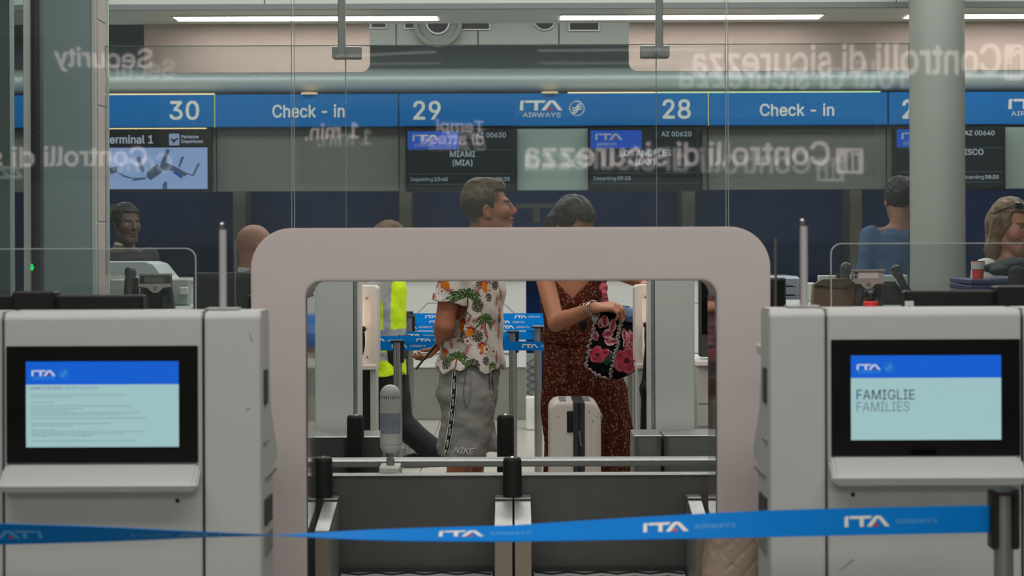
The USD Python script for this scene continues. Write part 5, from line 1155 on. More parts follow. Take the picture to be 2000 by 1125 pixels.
# shorts
B = Blob().stack([(0.7, W(912, 0)[0], YM, 0.07, 0.1), (0.8, W(914, 0)[0], YM, 0.116, 0.155), (0.9, W(915, 0)[0], YM, 0.12, 0.156), (0.99, W(916, 0)[0], YM, 0.108, 0.145)], yaw, 0.03)
hemz = W(0, 890)[2]
for q, px in (('r', 900), ('l', 922)):
    kx = W(px, 0)[0]; jy = YM + (-0.095 if q == 'r' else 0.1)
    B.stack([(hemz, kx + (0.0 if q == 'r' else 0.012), jy, 0.112, 0.1), (0.7, W(910, 0)[0], jy, 0.115, 0.1), (0.83, W(914, 0)[0], jy * .75 + YM * .25, 0.118, 0.095), (0.95, W(915, 0)[0], jy * .7 + YM * .3, 0.09, 0.06)], yaw, 0.05, wav=lambda a: 0.008 * np.sin(a * 3 + 2) + 0.01)
B.disp = lambda P: (meshkit.fbm(P * V3(9, 9, 11), 3, 21) - 0.5) * 0.034
st = B.mesh(0.004)
M_short = pm('shorts_grey', (138, 136, 130), 0.9, var=0.07, scale=120, bump=0.3, bscale=600)
so = obj('shorts', st, M_short, man, True)
stn = st.vertex_normals; fr = stn[:, 1] < -0.15
from scipy.spatial import cKDTree
def surf(tree, pv, x, z, off=0.003):
    d, i = tree.query(np.c_[x, z], k=6); i = np.atleast_2d(i); return pv[i, 1].min(1) - off
tv = st.vertices[fr]; tk = cKDTree(tv[:, [0, 2]])
sp_ = np.array([(889.5, 712), (889, 735), (887, 770), (883.5, 805), (879, 840), (873, 868), (867, 886)])
zz_ = np.linspace(0, 1, 60); path = np.c_[np.interp(zz_ * (len(sp_) - 1), range(len(sp_)), sp_[:, 0]), np.interp(zz_ * (len(sp_) - 1), range(len(sp_)), sp_[:, 1])]
def strip(w0, w1, off):
    L, R_ = [], []
    for i, (px, py) in enumerate(path):
        tx, ty = path[min(i + 1, 59)] - path[max(i - 1, 0)]; n = math.hypot(tx, ty); nx, ny = -ty / n, tx / n
        for S, w in ((L, w0), (R_, w1)): p = W(px - nx * w, py - ny * w); S.append((p[0], surf(tk, tv, [p[0]], [p[2]], off)[0], p[2]))
    A = np.array(L + R_); A2 = A + [0, 0.004, 0]; n = 60; F = []
    for i in range(n - 1): F += [(i, i + n, i + n + 1), (i, i + n + 1, i + 1), (i + 2 * n, i + 3 * n + 1, i + 3 * n), (i + 2 * n, i + 2 * n + 1, i + 3 * n + 1)]
    return trimesh.Trimesh(np.vstack([A, A2]), F, process=False)
tape = obj('side_stripe', strip(-5.0, 5.0, 0.003), M_signw, so); obj('stripe_band', strip(-3.8, 3.8, 0.0042), M_black, so)
ms = []
swoosh = Polygon([(0, 0.2), (0.25, 0), (1.0, 0.75), (0.35, 0.32), (0.15, 0.45), (0.12, 0.75), (0.0, 0.45)])
def on_shorts(m, px, py, ang, sc, off):
    """flat lettering (metres) laid on the shorts at a point, turned by ang"""
    v = m.vertices; ca, sa = math.cos(ang), math.sin(ang); p = W(px, py); x = p[0] + (v[:, 0] * ca - v[:, 1] * sa) * sc; z = p[2] + (v[:, 0] * sa + v[:, 1] * ca) * sc
    return trimesh.Trimesh(np.c_[x, surf(tk, tv, x, z, off) - v[:, 2], z], m.faces, process=False)
tn = tmesh('NIKE', 0.012, 0.0006, True); tn.apply_translation((-tn.bounds[0][0], -0.006, 0))
for i in range(7):
    q = path[int(2 + i * 8.2)]; q2 = path[min(59, int(6 + i * 8.2))]; a = math.atan2(-(path[min(59, int(6 + i * 8.2))] - q)[1], (path[min(59, int(6 + i * 8.2))] - q)[0])
    ms.append(on_shorts(trimesh.creation.extrude_polygon(affinity.scale(swoosh, 0.026, 0.011, origin=(0, 0)), 0.0006, engine='earcut'), q[0] - 1.5, q[1] + 14, a + math.pi, 1.0, 0.0052) if False else on_shorts(trimesh.creation.extrude_polygon(affinity.translate(affinity.scale(swoosh, 0.026, 0.012, origin=(0, 0)), 0, -0.006), 0.0006, engine='earcut'), q[0], q[1], a, 1.0, 0.0052))
    r_ = path[min(57, int(4.6 + i * 8.2))]; ms.append(on_shorts(tn, path[min(59, int(7.6 + i * 8.2))][0], path[min(59, int(7.6 + i * 8.2))][1], a + math.pi, 0.72, 0.0052))
obj('stripe_lettering', ms, M_signw, so, kind='stuff')
tn2 = tmesh('NIKE', 0.028, 0.0008, True); tn2.apply_translation((-tn2.bounds[0][0], 0, 0)); vv = tn2.vertices.copy(); vv[:, 0] += vv[:, 1] * 0.25; tn2.vertices = vv
obj('thigh_lettering', on_shorts(tn2, 887, 874, math.radians(-5), 0.92, 0.004), pm('print_pale_grey', (190, 188, 182), 0.7), so)
def line_on(pts, r, m, nm):
    A = np.array([W(*p) for p in pts]); n = 30; q = np.linspace(0, len(pts) - 1, n); x, z = [np.interp(q, range(len(pts)), A[:, i]) for i in (0, 2)]; obj(nm, tube(np.c_[x, surf(tk, tv, x, z, 0.001), z], r, 6), m, so)
line_on([(919, 722), (921, 750), (917, 772), (911, 787)], 0.004, M_short, 'pocket_welt'); line_on([(911, 722), (906, 752), (907, 772), (911, 787)], 0.0022, pm('shorts_seam', (104, 102, 98), 0.9), 'pocket_seam')
for px in (956, 962): line_on([(px, 714), (px - 0.5, 735), (px + 0.5, 757)], 0.0032, pm('drawstring', (84, 82, 78), 0.9), 'drawstring')
shoes(man, J, yaw, pm('shoe_white', (200, 198, 194), 0.6))
pc = W(836, 698, 0.03); d_, n_ = unit(V3(-0.62, 0, -0.78)), unit(V3(-0.78, 0, 0.62))
ph = trimesh.creation.box((0.148, 0.072, 0.009)); T = np.eye(4); T[:3, 0], T[:3, 1], T[:3, 2], T[:3, 3] = d_, np.cross(n_, d_), n_, pc + n_ * 0.012; ph.apply_transform(T)
t = thing('mobile_phone', 'dark mobile phone held behind his back by the man in the printed shirt', 'phone', pc)
obj('body', ph, M_blackgl, t); e2 = trimesh.creation.box((0.146, 0.0735, 0.003)); T2 = T.copy(); T2[:3, 3] = pc + n_ * 0.0145; e2.apply_transform(T2); obj('rim', e2, M_chrome, t)
# ---- woman in the brown dress
YW = 8.68
yaw = math.radians(-78); f, l = V3(math.cos(yaw), math.sin(yaw), 0), V3(-math.sin(yaw), math.cos(yaw), 0)
hc, hR = W(1118, 446, -0.08), rot(math.radians(-50), math.radians(-32))
J = dict(neck=W(1118, 500, 0.02), shr=W(1058, 520, -0.02), shl=W(1182, 520, 0.06), elr=W(1084, 627, -0.2), wrr=W(1153, 596, -0.40), ell=W(1266, 553, 0.02), wrl=W(1250, 604, -0.2),
         hipr=W(1105, 690, 0.02), hipl=W(1160, 690, 0.05), knr=W(1110, 890, 0.0), knl=W(1165, 890, 0.04), anr=W(1112, 1088, 0.02), anl=W(1165, 1088, 0.05))
J['handr'] = dict(d=V3(0.93, -0.18, 0.1), n=V3(0.15, 0.35, -0.93), curl=(30, 42, 30), thumb=(0.8, 0.3, 0.6)); J['handl'] = dict(d=V3(-0.2, -0.4, -0.9), n=V3(-0.95, 0, 0.1), curl=(35, 40, 25))
skin = np.array(lin((182, 122, 92)))
wom, m, col = person('person', 'woman in a brown flower-sprigged dress looking into her bag', J, yaw, skin, (hc, hR, 0.97), h=0.0035, female=True)
head_paint(m.vertices, col, hc, hR, 0.97, skin * 1.1, lin((160, 70, 70)), lin((50, 36, 30)))
obj('body', m, M_skin, wom, cd=col)
def exl(B, P): B.cone(P(-0.07, 0.05, -0.02), P(-0.05, 0.07, -0.24), 0.045, 0.03, 0.03); B.cone(P(-0.07, -0.05, -0.02), P(-0.06, -0.06, -0.24), 0.045, 0.03, 0.03); B.cone(P(-0.09, 0, 0.0), P(-0.09, 0, -0.2), 0.05, 0.04, 0.03)
hm = hair_short(hc, hR, 0.97, 0.014, 0.005, front=0.05, low=-0.3, amp=0.007, extra=exl)
obj('hair', hm, M_hair, wom, cd=tint(hm, lin((26, 20, 18)), lin((52, 40, 34)), (50, 50, 12)))
nodes = {'tc': ('texture_coordinate', {}), 'v': ('voronoi_texture', {'scale': 104.0, 'randomness': 1.0}), 'mp': ('mapping', {'scale': (1.0, 1.0, 0.7)}), 'r': ('rgb_ramp', {'ramp': [(0.0, lin((158, 134, 100))), (0.30, lin((134, 110, 80))), (0.38, lin((88, 38, 26))), (1.0, lin((80, 34, 24)))]}),
         'wn': ('separate_color', {}), 'lt': ('math', {'math_type': 'greater_than', 'value2': 0.18}), 'mx': ('mix', {'color1': lin((84, 36, 25))}), 'n2': ('noise_texture', {'scale': 420.0}), 'b': ('bump', {'strength': 0.15, 'distance': 0.002}), 'p': ('principled_bsdf', {'roughness': 0.85, 'specular_ior_level': 0.15})}
M_dress = usdkit.material(stage, '/World/Looks/dress_sprigged', nodes, [('tc.object', 'mp.vector'), ('mp.vector', 'v.vector'), ('v.distance', 'r.fac'), ('v.color', 'wn.color'), ('wn.r', 'lt.value1'), ('lt.value', 'mx.fac'), ('r.color', 'mx.color2'), ('mx.color', 'p.base_color'), ('tc.object', 'n2.vector'), ('n2.fac', 'b.height'), ('b.normal', 'p.normal')], surface='p.BSDF')
wz = W(0, 655)[2]
bod = Blob().stack([(W(0, 668)[2], W(1116, 0)[0], YW, 0.112, 0.122), (W(0, 640)[2], W(1116, 0)[0], YW, 0.11, 0.122), (W(0, 590)[2], W(1118, 0)[0], YW, 0.13, 0.14), (W(0, 545)[2], W(1120, 0)[0], YW, 0.12, 0.14), (W(0, 505)[2], W(1119, 0)[0], YW + 0.02, 0.085, 0.13)], yaw, 0.03)
for q in 'rl': bod.cone(J['sh' + q] * 0.8 + J['neck'] * 0.2, J['sh' + q] * 0.75 + W(1119, 570) * 0.25, 0.05, 0.05, 0.03)
vt = W(1117, 584)
def vneck(P):
    dz = P[:, 2] - vt[2]; wd = np.clip(dz, 0, 1) * 0.92 + 0.002; fx = (P - vt) @ f
    return np.maximum(np.maximum(np.abs(P[:, 0] - vt[0]) - wd, vt[2] - P[:, 2]), -((P - V3(vt[0], YW, 0)) @ f) + 0.06)
bod.fun(vneck, V3(vt[0] - 0.3, YW - 0.4, vt[2]), V3(vt[0] + 0.3, YW + 0.1, vt[2] + 0.35), 0.012, True)
bod.disp = lambda P: (meshkit.fbm(P * V3(12, 12, 9), 3, 31) - 0.5) * 0.022
dr = obj('dress', bod.mesh(0.004), M_dress, wom, True)
sk = Blob().stack([(0.03, W(1154, 0)[0], YW + 0.02, 0.17, 0.215), (W(0, 890)[2], W(1152, 0)[0], YW + 0.01, 0.155, 0.202), (W(0, 760)[2], W(1141, 0)[0], YW, 0.14, 0.184), (W(0, 705)[2], W(1131, 0)[0], YW, 0.125, 0.16), (W(0, 660)[2], W(1117, 0)[0], YW, 0.112, 0.126)], yaw, 0.02)
def pleat(P):
    a = np.arctan2((P - V3(W(1140, 0)[0], YW, 0)) @ l, (P - V3(W(1140, 0)[0], YW, 0)) @ f); g = np.clip((wz - P[:, 2]) / 0.25, 0, 1)
    cf = np.exp(-((P[:, 0] - W(1109, 0)[0]) / 0.006) ** 2) * (P[:, 1] < YW) * 0.014 * np.clip((P[:, 2] - W(0, 775)[2]) / 0.05, 0, 1)
    return g * (0.007 * np.sin(a * 17 + 2 * np.sin(P[:, 2] * 5)) + 0.005 * np.sin(a * 31 + 1)) + (meshkit.fbm(P * V3(10, 10, 4), 3, 33) - 0.5) * 0.018 * (0.3 + g) + cf
sk.disp = pleat
obj('skirt', sk.mesh(0.0045), M_dress, wom, True)
wb_ = Blob().stack([(W(0, 671)[2], W(1116, 0)[0], YW, 0.121, 0.133), (W(0, 651)[2], W(1116, 0)[0], YW, 0.121, 0.133)], yaw, 0.01); wb_.disp = lambda P: (meshkit.fbm(P * V3(18, 18, 60), 3, 35) - 0.5) * 0.012
obj('waist_tie', wb_.mesh(0.004), M_dress, wom, True)
for x1, y1 in ((1098, 742), (1120, 752)):
    a, b = W(1109, 668, -0.135), W(x1, y1, -0.17); fl_ = Blob().cone(a, a * .5 + b * .5, 0.005, 0.008).cone(a * .5 + b * .5, b, 0.008, 0.012); fl_.disp = lambda P: (meshkit.fbm(P * 30, 2, 5) - 0.5) * 0.01; obj('tie_end', fl_.mesh(0.004), M_dress, wom, True)
def ring(c, ax, r, tr, mat, nm, sq=1.0, wob=0.0):
    ax = unit(ax); u = unit(np.cross(ax, (0.1, 0.2, 1))); v = np.cross(ax, u); a = np.linspace(0, 2 * np.pi, 41)[:-1]
    rr = r * (1 + wob * np.sin(a * 18)); obj(nm, tube(c + (rr * np.cos(a))[:, None] * u + (rr * sq * np.sin(a))[:, None] * v, tr, 8, True), mat, wom, True)
ax = J['wrr'] - J['elr']
M_silver = pm('silver', (190, 188, 184), 0.2, 1.0); M_gold = pm('gold', (196, 160, 100), 0.25, 1.0)
for k_, tr, r, mt_, wob in ((0.99, 0.0038, 0.0315, M_silver, 0.06), (0.95, 0.0022, 0.0325, M_silver, 0.0), (0.86, 0.0016, 0.034, M_gold, 0.03), (0.76, 0.0014, 0.0365, M_gold, 0.0)): ring(J['elr'] + ax * k_, ax, r, tr, mt_, 'bracelet', wob=wob)
p = W(1153, 616, -0.44); obj('heart_charm', ext_xz(Polygon([(p[0], p[2] - 0.014), (p[0] - 0.012, p[2]), (p[0] - 0.01, p[2] + 0.01), (p[0], p[2] + 0.006), (p[0] + 0.01, p[2] + 0.01), (p[0] + 0.012, p[2])]).buffer(0.002), p[1], p[1] + 0.002), M_silver, wom)
ring(J['wrr'] + unit(V3(0.93, -0.18, 0.1)) * 0.1 + V3(0.012, -0.03, -0.012), V3(0.85, -0.1, -0.5), 0.0095, 0.0018, M_gold, 'finger_ring')
shoes(wom, J, yaw, M_black)
bowm = [cyl(W(1098, 412, -0.06), W(1110, 405, -0.08), 0.006, 0.004), cyl(W(1110, 405, -0.08), W(1122, 414, -0.06), 0.004, 0.006)]
obj('hair_clip', bowm, M_black, wom)
# ---- her bag
YB = 8.30; KB = FX / YB
def WB(px, py, dy=0.0): return V3((px - 1000) / KB, YB + dy, CAMZ + (HOR - py) / KB)
B = Blob().stack([(WB(0, 741)[2], WB(1190, 0)[0], YB, 0.03, 0.04), (WB(0, 728)[2], WB(1191, 0)[0], YB, 0.045, 0.095), (WB(0, 705)[2], WB(1195, 0)[0], YB, 0.055, 0.112), (WB(0, 660)[2], WB(1200, 0)[0], YB, 0.055, 0.104), (WB(0, 630)[2], WB(1204, 0)[0], YB, 0.045, 0.092), (WB(0, 610)[2], WB(1206, 0)[0], YB, 0.03, 0.085)], math.radians(-90), 0.02, p=2.4)
B.disp = lambda P: (meshkit.fbm(P * 12, 3, 41) - 0.5) * 0.024
bm = B.mesh(0.0032)
bag = thing('handbag', 'black cloth bag printed with pink flowers, held open by the woman', 'bag', WB(1196, 740))
U, Vv = bm.vertices[:, 0].copy(), bm.vertices[:, 2].copy(); Cs = np.tile(np.array(lin((18, 17, 19))), (len(U), 1)); uvb = lambda px, py: (WB(px, py)[0], WB(px, py)[2])
def petal(px, py, ang, L, w, c1, c2):
    u, v = uvb(px, py); ca, sa = math.cos(ang), math.sin(ang); x, y = (U - u) * ca + (Vv - v) * sa, -(U - u) * sa + (Vv - v) * ca
    t = np.clip(x / L, 0, 1); hw = w * np.sin(np.pi * np.clip(t, 0.02, 0.98)) ** 0.8; mk = (x > 0) & (x < L) & (np.abs(y) < hw); put(mk, c1); put(mk & (np.abs(y) < hw * 0.62), c2); put(mk & (np.abs(y) < hw * 0.12), (110, 36, 52))
def bloom(px, py, s, n, c1, c2, zig=0.0, a0=0.0):
    u, v = uvb(px, py); x, y = U - u, Vv - v; r, th = np.hypot(x, y), np.arctan2(y, x) + a0; e = s * (0.78 + 0.22 * np.abs(np.cos(n / 2 * th)) + zig * np.abs(((th * 9) % 1) - 0.5))
    put(r < e, c1); put((r < e * 0.82), c2); put((r < e * 0.8) & (np.abs(np.sin(n / 2 * th)) < 0.16), (128, 40, 58)); put(r < s * 0.22, (70, 24, 36))
for px, py, a, L, w in ((1168, 640, .9, .06, .02), (1175, 655, .3, .05, .02), (1180, 640, 1.6, .055, .018), (1165, 665, 2.0, .05, .017), (1192, 650, 1.4, .06, .016), (1198, 672, 2.6, .05, .018), (1196, 690, 3.2, .055, .02), (1186, 668, .2, .04, .014), (1216, 680, 1.2, .085, .014), (1222, 680, .9, .09, .014), (1226, 690, .6, .07, .014), (1220, 668, 1.7, .06, .012), (1158, 700, 1.1, .06, .012)):
    petal(px, py, a, L, w, (222, 178, 178), (182, 78, 96))
for a in range(7): petal(1183, 712, math.radians(50 + a * 14), .07, .006, (34, 84, 70), (24, 66, 56))
bloom(1222, 704, .055, 5, (206, 104, 118), (176, 62, 82), 0.25); bloom(1165, 692, .035, 5, (200, 92, 108), (168, 54, 74), 0.25, 1.0); bloom(1238, 660, .03, 5, (214, 150, 152), (176, 70, 90)); bloom(1180, 688, .016, 5, (190, 70, 90), (160, 46, 66), .2)
obj('body', bm, M_print, bag, cd=Cs)
def frill(pts, r, sd):
    A = np.array([WB(*p) for p in pts]); n = 90; q = np.linspace(0, len(pts) - 1, n); c = np.stack([np.interp(q, range(len(pts)), A[:, i]) for i in range(3)], 1)
    ph_ = np.arange(n) * 0.9; c = c + np.c_[0.006 * np.sin(ph_ * 1.3), -0.004 + 0.004 * np.cos(ph_ * 2), 0.004 * np.cos(ph_)]; obj('frill', tube(c, r * (1 + 0.35 * np.sin(ph_ * 2.3 + sd)), 7), pm('frill_grey_pink', (150, 132, 134), 0.8), bag, True)
frill([(1214, 622, -.055), (1206, 645, -.06), (1204, 672, -.064), (1196, 702, -.062), (1190, 735, -.045)], 0.0055, 1); frill([(1168, 612, -.04), (1158, 640, -.045), (1150, 675, -.04), (1142, 712, -.03), (1160, 730, -.035), (1188, 739, -.03)], 0.0045, 2)
obj('handle', tube([WB(1168, 616), WB(1176, 602, -.01), WB(1200, 599, -.03), WB(1226, 602, -.01), WB(1240, 616)], 0.009, 8), M_black, bag, True)
sb_ = Blob().cone(W(1164, 520, -0.12), W(1174, 560, -0.2), 0.012, 0.012).cone(W(1174, 560, -0.2), WB(1186, 606, 0.0), 0.012, 0.012); sm2 = sb_.mesh(0.004); cc = tint(sm2, lin((20, 18, 20)), lin((200, 90, 108)), (45, 45, 45), 4); obj('shoulder_strap', sm2, M_print, bag, cd=cc)
tb = Blob().ell(W(1136, 628, -0.2), (0.022, 0.02, 0.034)).cone(W(1130, 605, -0.2), W(1134, 622, -0.2), 0.004, 0.006); tb.disp = lambda P: (meshkit.fbm(P * 90, 2, 3) - 0.5) * 0.012; obj('tassel', tb.mesh(0.004), M_black, bag, True)
bl = Blob().ell(WB(1222, 613, -0.03), (0.034, 0.02, 0.03)).ell(WB(1236, 616, -0.02), (0.02, 0.02, 0.028)); bl.disp = lambda P: (meshkit.fbm(P * 26, 3, 9) - 0.5) * 0.03
obj('blue_cloth', bl.mesh(0.004), pm('denim_cloth', (96, 122, 158), 0.85, var=0.1, scale=30), None, True, label='blue denim cloth peeping out of the open flowered bag', cat='cloth')
# ---- suitcase on the weighing platform
Ys = 8.0; KS = FX / Ys
def S(px, py, dy=0.0): return V3((px - 1000) / KS, Ys + dy, CAMZ + (HOR - py) / KS)
zt = S(0, 788)[2]; z0 = zt - 0.56; x0, x1, xa, xb = S(1072, 0)[0], S(1173, 0)[0], S(1119.5, 0)[0], S(1140, 0)[0]
t = thing('weighing_platform', 'low steel weighing platform under the white suitcase', 'platform', ((x0 + x1) / 2, 8.2, 0)); obj('base', box(0.05, 0.45, 7.9, 8.44, 0, z0 - 0.035, 0.01), M_steeld, t); obj('deck', box(0.06, 0.44, 7.91, 8.43, z0 - 0.035, z0 - 0.03, 0.002), M_rubber, t)
t = thing('suitcase', 'scuffed white hard-shell suitcase seen edge-on in front of the dress', 'suitcase', ((x0 + x1) / 2, 8.2, z0 - 0.03))
M_case = pm('suitcase_white', (226, 214, 204), 0.42, var=0.03, scale=8)
def halfshell(a, b, out):
    B = Blob(); s = -1 if out < 0 else 1; xi, xo = (b, a) if s < 0 else (a, b)
    g = rrect(min(a, b) - (0.2 if s > 0 else 0), z0, max(a, b) + (0.2 if s < 0 else 0), zt, 0.048, 10).intersection(sbox(min(a, b), 0, max(a, b), 2))
    ms = []
    for i, q in enumerate(np.linspace(0, 1, 6)[:-1]): ms.append(ext_xz(g.buffer(-0.012 * (1 - math.sin(q * 1.57))), Ys + 0.012 * (1 - math.cos(q * 1.57)) * 1.0, Ys + 0.38 - 0.012 * (1 - math.cos(q * 1.57))))
    for rx in (0.35, 0.68):
        gx = xi + (xo - xi) * rx; ms.append(box(gx - 0.004, gx + 0.004, Ys - 0.0015, Ys + 0.02, z0 + 0.05, zt - 0.1, 0.0014))
    return ms
obj('shell', halfshell(x0, xa, -1), M_case, t); obj('shell', halfshell(xb, x1, 1), M_case, t)
zg = obj('zip_band', ext_xz(sbox(xa - 0.002, z0 + 0.004, xb + 0.002, zt + 0.001), Ys + 0.004, Ys + 0.376), M_dark, t)
obj('zip_teeth', box((xa + xb) / 2 - 0.003, (xa + xb) / 2 + 0.003, Ys + 0.001, Ys + 0.005, z0 + 0.01, zt + 0.001), M_black, t)
p0, p1 = S(1106, 845), S(1118, 803); obj('lock_plate', rbox(p0[0], p1[0], Ys - 0.005, Ys + 0.008, p0[2], p1[2], 0.004), M_black, t)
obj('lock_dial', [cyl((p0[0] / 2 + p1[0] / 2, Ys - 0.006, z), (p0[0] / 2 + p1[0] / 2, Ys - 0.003, z), 0.0038, seg=10) for z in np.linspace(p0[2] + 0.012, p1[2] - 0.012, 5)], M_chrome, t, kind='stuff')
a, b = S(1130, 846, -0.004), S(1133, 868, -0.006); obj('zip_pull', [cyl(a, b, 0.0042, 0.0036, 10), cyl(a + [0, 0, .01], a, 0.0065, 0.005, 10), cyl(b, b + [0.0015, 0, -.006], 0.0055, 0.005, 10)], M_chrome, t)
obj('corner_guard', sphere(S(1077, 813, 0.02), 0.02, 3, (0.35, 0.8, 0.9)), M_mid, t); obj('corner_guard', sphere(S(1173, 816, 0.02), 0.02, 3, (0.35, 0.8, 0.9)), M_mid, t)
obj('top_handle', [box(S(1093, 0)[0], S(1106, 0)[0], Ys + 0.1, Ys + 0.28, zt - 0.002, zt + 0.006, 0.003), box(S(1142, 0)[0], S(1153, 0)[0], Ys + 0.1, Ys + 0.28, zt - 0.002, zt + 0.006, 0.003)], M_mid, t)
for wx in (x0 + 0.03, x1 - 0.03):
    for wy in (Ys + 0.04, Ys + 0.34): obj('wheel', cyl((wx - 0.012, wy, z0 - 0.012), (wx + 0.012, wy, z0 - 0.012), 0.018, seg=16), M_rubber, t)
for px, py in ((1089, 814), (1150, 806), (1165, 815), (1158, 820), (1157, 824)): q = S(px, py); obj('scuff', cyl((q[0], Ys - 0.0006, q[2]), (q[0], Ys + 0.002, q[2]), 0.003 if px != 1158 else 0.0015, seg=9), M_mid, t)
# ---- worker in the hi-vis vest
YV = 11.4; KV = FX / YV
def N(px, py, dy=0.0): return V3((px - 1000) / KV, YV + dy, CAMZ + (HOR - py) / KV)
yaw = math.radians(172); f, l = V3(math.cos(yaw), math.sin(yaw), 0), V3(-math.sin(yaw), math.cos(yaw), 0)
hc, hR = N(758, 478), rot(math.radians(160), math.radians(-20))
J = dict(neck=N(763, 518), shr=N(757, 535, 0.15), shl=N(752, 535, -0.15), ell=N(722, 612, -0.17), wrl=N(706, 660, -0.12), elr=N(742, 628, 0.2), wrr=N(722, 690, 0.18), hipr=N(758, 680, 0.08), hipl=N(754, 680, -0.08), knl=N(746, 800, -0.09), anl=N(744, 945, -0.09), knr=N(778, 828, 0.08), anr=N(846, 884, 0.08))
skin = np.array(lin((180, 124, 96)))
hv, m, col = person('person', 'worker in a yellow hi-vis vest and black trousers walking left behind the belts', J, yaw, skin, (hc, hR, 0.97), h=0.006)
head_paint(m.vertices, col, hc, hR, 0.97, skin, lin((150, 80, 76)), lin((60, 44, 34))); obj('body', m, M_skin, hv, cd=col)
hm = hair_short(hc, hR, 0.97, 0.012, 0.006, low=-0.06); obj('hair', hm, M_hair, hv, cd=tint(hm, lin((78, 54, 38)), lin((112, 80, 56)), (30, 30, 30)))
B = Blob()
for q in 'lr': B.cone(J['sh' + q], J['el' + q], 0.066, 0.056, 0.03).cone(J['el' + q], J['wr' + q], 0.054, 0.042, 0.02)
obj('sleeves', B.mesh(0.008), pm('sleeve_pale', (178, 178, 176), 0.8), hv, True)
obj('trousers', trousers(J, (0.1, 0.078, 0.068), 0.0, 0.08, 0.008, yaw), pm('trousers_black', (20, 22, 28), 0.85), hv, True)
vz0, vz1 = N(0, 728)[2], N(0, 528)[2]
B = Blob().stack([(vz0, N(752, 0)[0], YV, 0.118, 0.2), (N(0, 640)[2], N(752, 0)[0], YV, 0.116, 0.2), (N(0, 560)[2], N(757, 0)[0], YV, 0.105, 0.18), (vz1, N(758, 0)[0], YV, 0.085, 0.16)], yaw, 0.02, wav=lambda a: 0.01 * np.sin(a * 3))
B.disp = lambda P: (meshkit.fbm(P * 10, 3, 51) - 0.5) * 0.02
vm = B.mesh(0.006); vz_ = vm.vertices[:, 2]; vx_ = vm.vertices[:, 0]; Cs = np.tile(np.array(lin((196, 232, 20))), (len(vz_), 1))
gm = (np.abs(vx_ - N(757, 0)[0] - (vz_ - vz0) * 0.02) < 0.021) & (vz_ > N(0, 645)[2]) | ((vz_ < N(0, 640)[2]) & (vz_ > N(0, 655)[2])) | ((vz_ < N(0, 684)[2]) & (vz_ > N(0, 700)[2])); Cs[gm] = lin((150, 152, 158))
obj('safety_vest', vm, vcol_mat('vest_cloth', 0.7), hv, cd=Cs); shoes(hv, J, yaw, M_black)
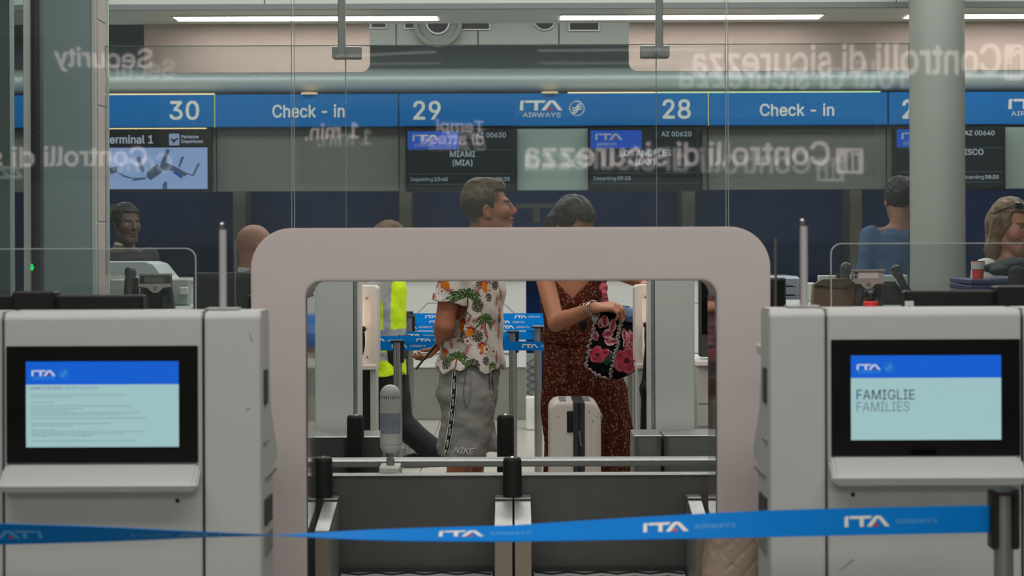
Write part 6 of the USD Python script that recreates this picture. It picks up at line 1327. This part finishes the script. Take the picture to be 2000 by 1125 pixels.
# ---- background people
def bystander(label, x, y, yaw, H, skin, hair, top, bottom, lean=0.0, female=False, bald=False, hyaw=None, pitch=0.0, h=0.007, collar=None, long=False):
    J = std_joints(x, y, 0.0, yaw, H, lean); c = J['c']; R = rot(yaw if hyaw is None else hyaw, pitch); sc = H / 1.75
    sk_ = np.array(lin(skin)); t, m, col = person('person', label, J, yaw, sk_, (c, R, sc), h=h, female=female)
    head_paint(m.vertices, col, c, R, sc, sk_ * 1.08, np.array(lin(skin)) * np.array([0.9, 0.55, 0.55]), np.array(lin(hair)) * 0.5 + sk_ * 0.5 * female if female else lin(hair)); obj('body', m, M_skin, t, cd=col)
    if not bald:
        def exs(B, P):
            if long:
                for s in (-1, 1): B.cone(P(-0.02, s * 0.075, 0.03), P(-0.03, s * 0.092, -0.1), 0.026, 0.03, 0.03); B.cone(P(-0.03, s * 0.092, -0.1), P(-0.01, s * 0.1, -0.23), 0.03, 0.022, 0.03)
                B.cone(P(-0.09, 0, 0.0), P(-0.08, 0, -0.2), 0.06, 0.05, 0.04)
        hm = hair_short(c, R, sc, 0.014, 0.005, front=0.05, low=-0.4 if long else -0.05, amp=0.006 if long else 0.008, extra=exs); hb = np.array(lin(hair)); obj('hair', hm, M_hair, t, cd=tint(hm, hb * 0.6, hb * 1.35, (60, 60, 8)))
    obj('jacket' if not female else 'top', jacket(J, yaw, J['hipr'][2] - 0.12 * (not female), 1.0, 0.0, 0.008), pm('cloth_%d_%d_%d' % top, top, 0.8), t, True)
    if collar: cb = Blob().cone(J['neck'] + V3(0, 0, 0.0), J['neck'] + V3(0, 0, 0.03), 0.072, 0.066).mesh(0.006); obj('collar', cb, pm('collar_%d' % collar[0], collar, 0.8), t, True)
    obj('trousers', trousers(J, yaw=yaw), pm('cloth_%d_%d_%d' % bottom, bottom, 0.85), t, True); shoes(t, J, yaw, M_black); return t, J, c, R
bystander('bald man in a dark suit half hidden by the left corner of the arch', X(490, 9.6), 9.66, math.radians(20), 1.57, (172, 120, 100), (70, 60, 54), (34, 38, 48), (28, 30, 36), bald=True, collar=(200, 200, 204))
bystander('dark-haired person in a dark suit with pale collar behind the left glass', X(244, 12.4), 12.4, math.radians(-50), 1.72, (84, 62, 52), (22, 20, 20), (40, 40, 44), (30, 30, 34), collar=(196, 188, 180))
bystander('man in a blue shirt with his back turned, beside the pale column', X(1756, 12.75), 12.75, math.radians(95), 1.88, (140, 100, 82), (30, 28, 30), (60, 86, 120), (36, 42, 60))
wr_, J, c, R = bystander('long-haired woman in a white top at the right edge of the frame', X(1970, 8.85), 8.85, math.radians(-50), 1.66, (176, 120, 94), (112, 88, 62), (220, 216, 212), (60, 62, 76), female=True, long=True, hyaw=math.radians(-58), pitch=-0.1, h=0.004)
t = thing('sunglasses', 'dark sunglasses pushed up on the hair of the woman at right', 'sunglasses', c + R @ V3(0.05, 0, 0.12))
for s in (-1, 1): obj('lens', Blob().ell(c + R @ V3(0.062, s * 0.033, 0.108), (0.008, 0.027, 0.02), R @ rot(0, 0.8)).mesh(0.003), M_blackgl, t, True); obj('temple', tube([c + R @ V3(0.055, s * 0.06, 0.108), c + R @ V3(0.0, s * 0.082, 0.08), c + R @ V3(-0.04, s * 0.085, 0.06)], 0.0025, 6), M_black, t, True)
obj('bridge', tube([c + R @ V3(0.072, -0.012, 0.112), c + R @ V3(0.075, 0, 0.114), c + R @ V3(0.072, 0.012, 0.112)], 0.0025, 6), M_black, t, True)
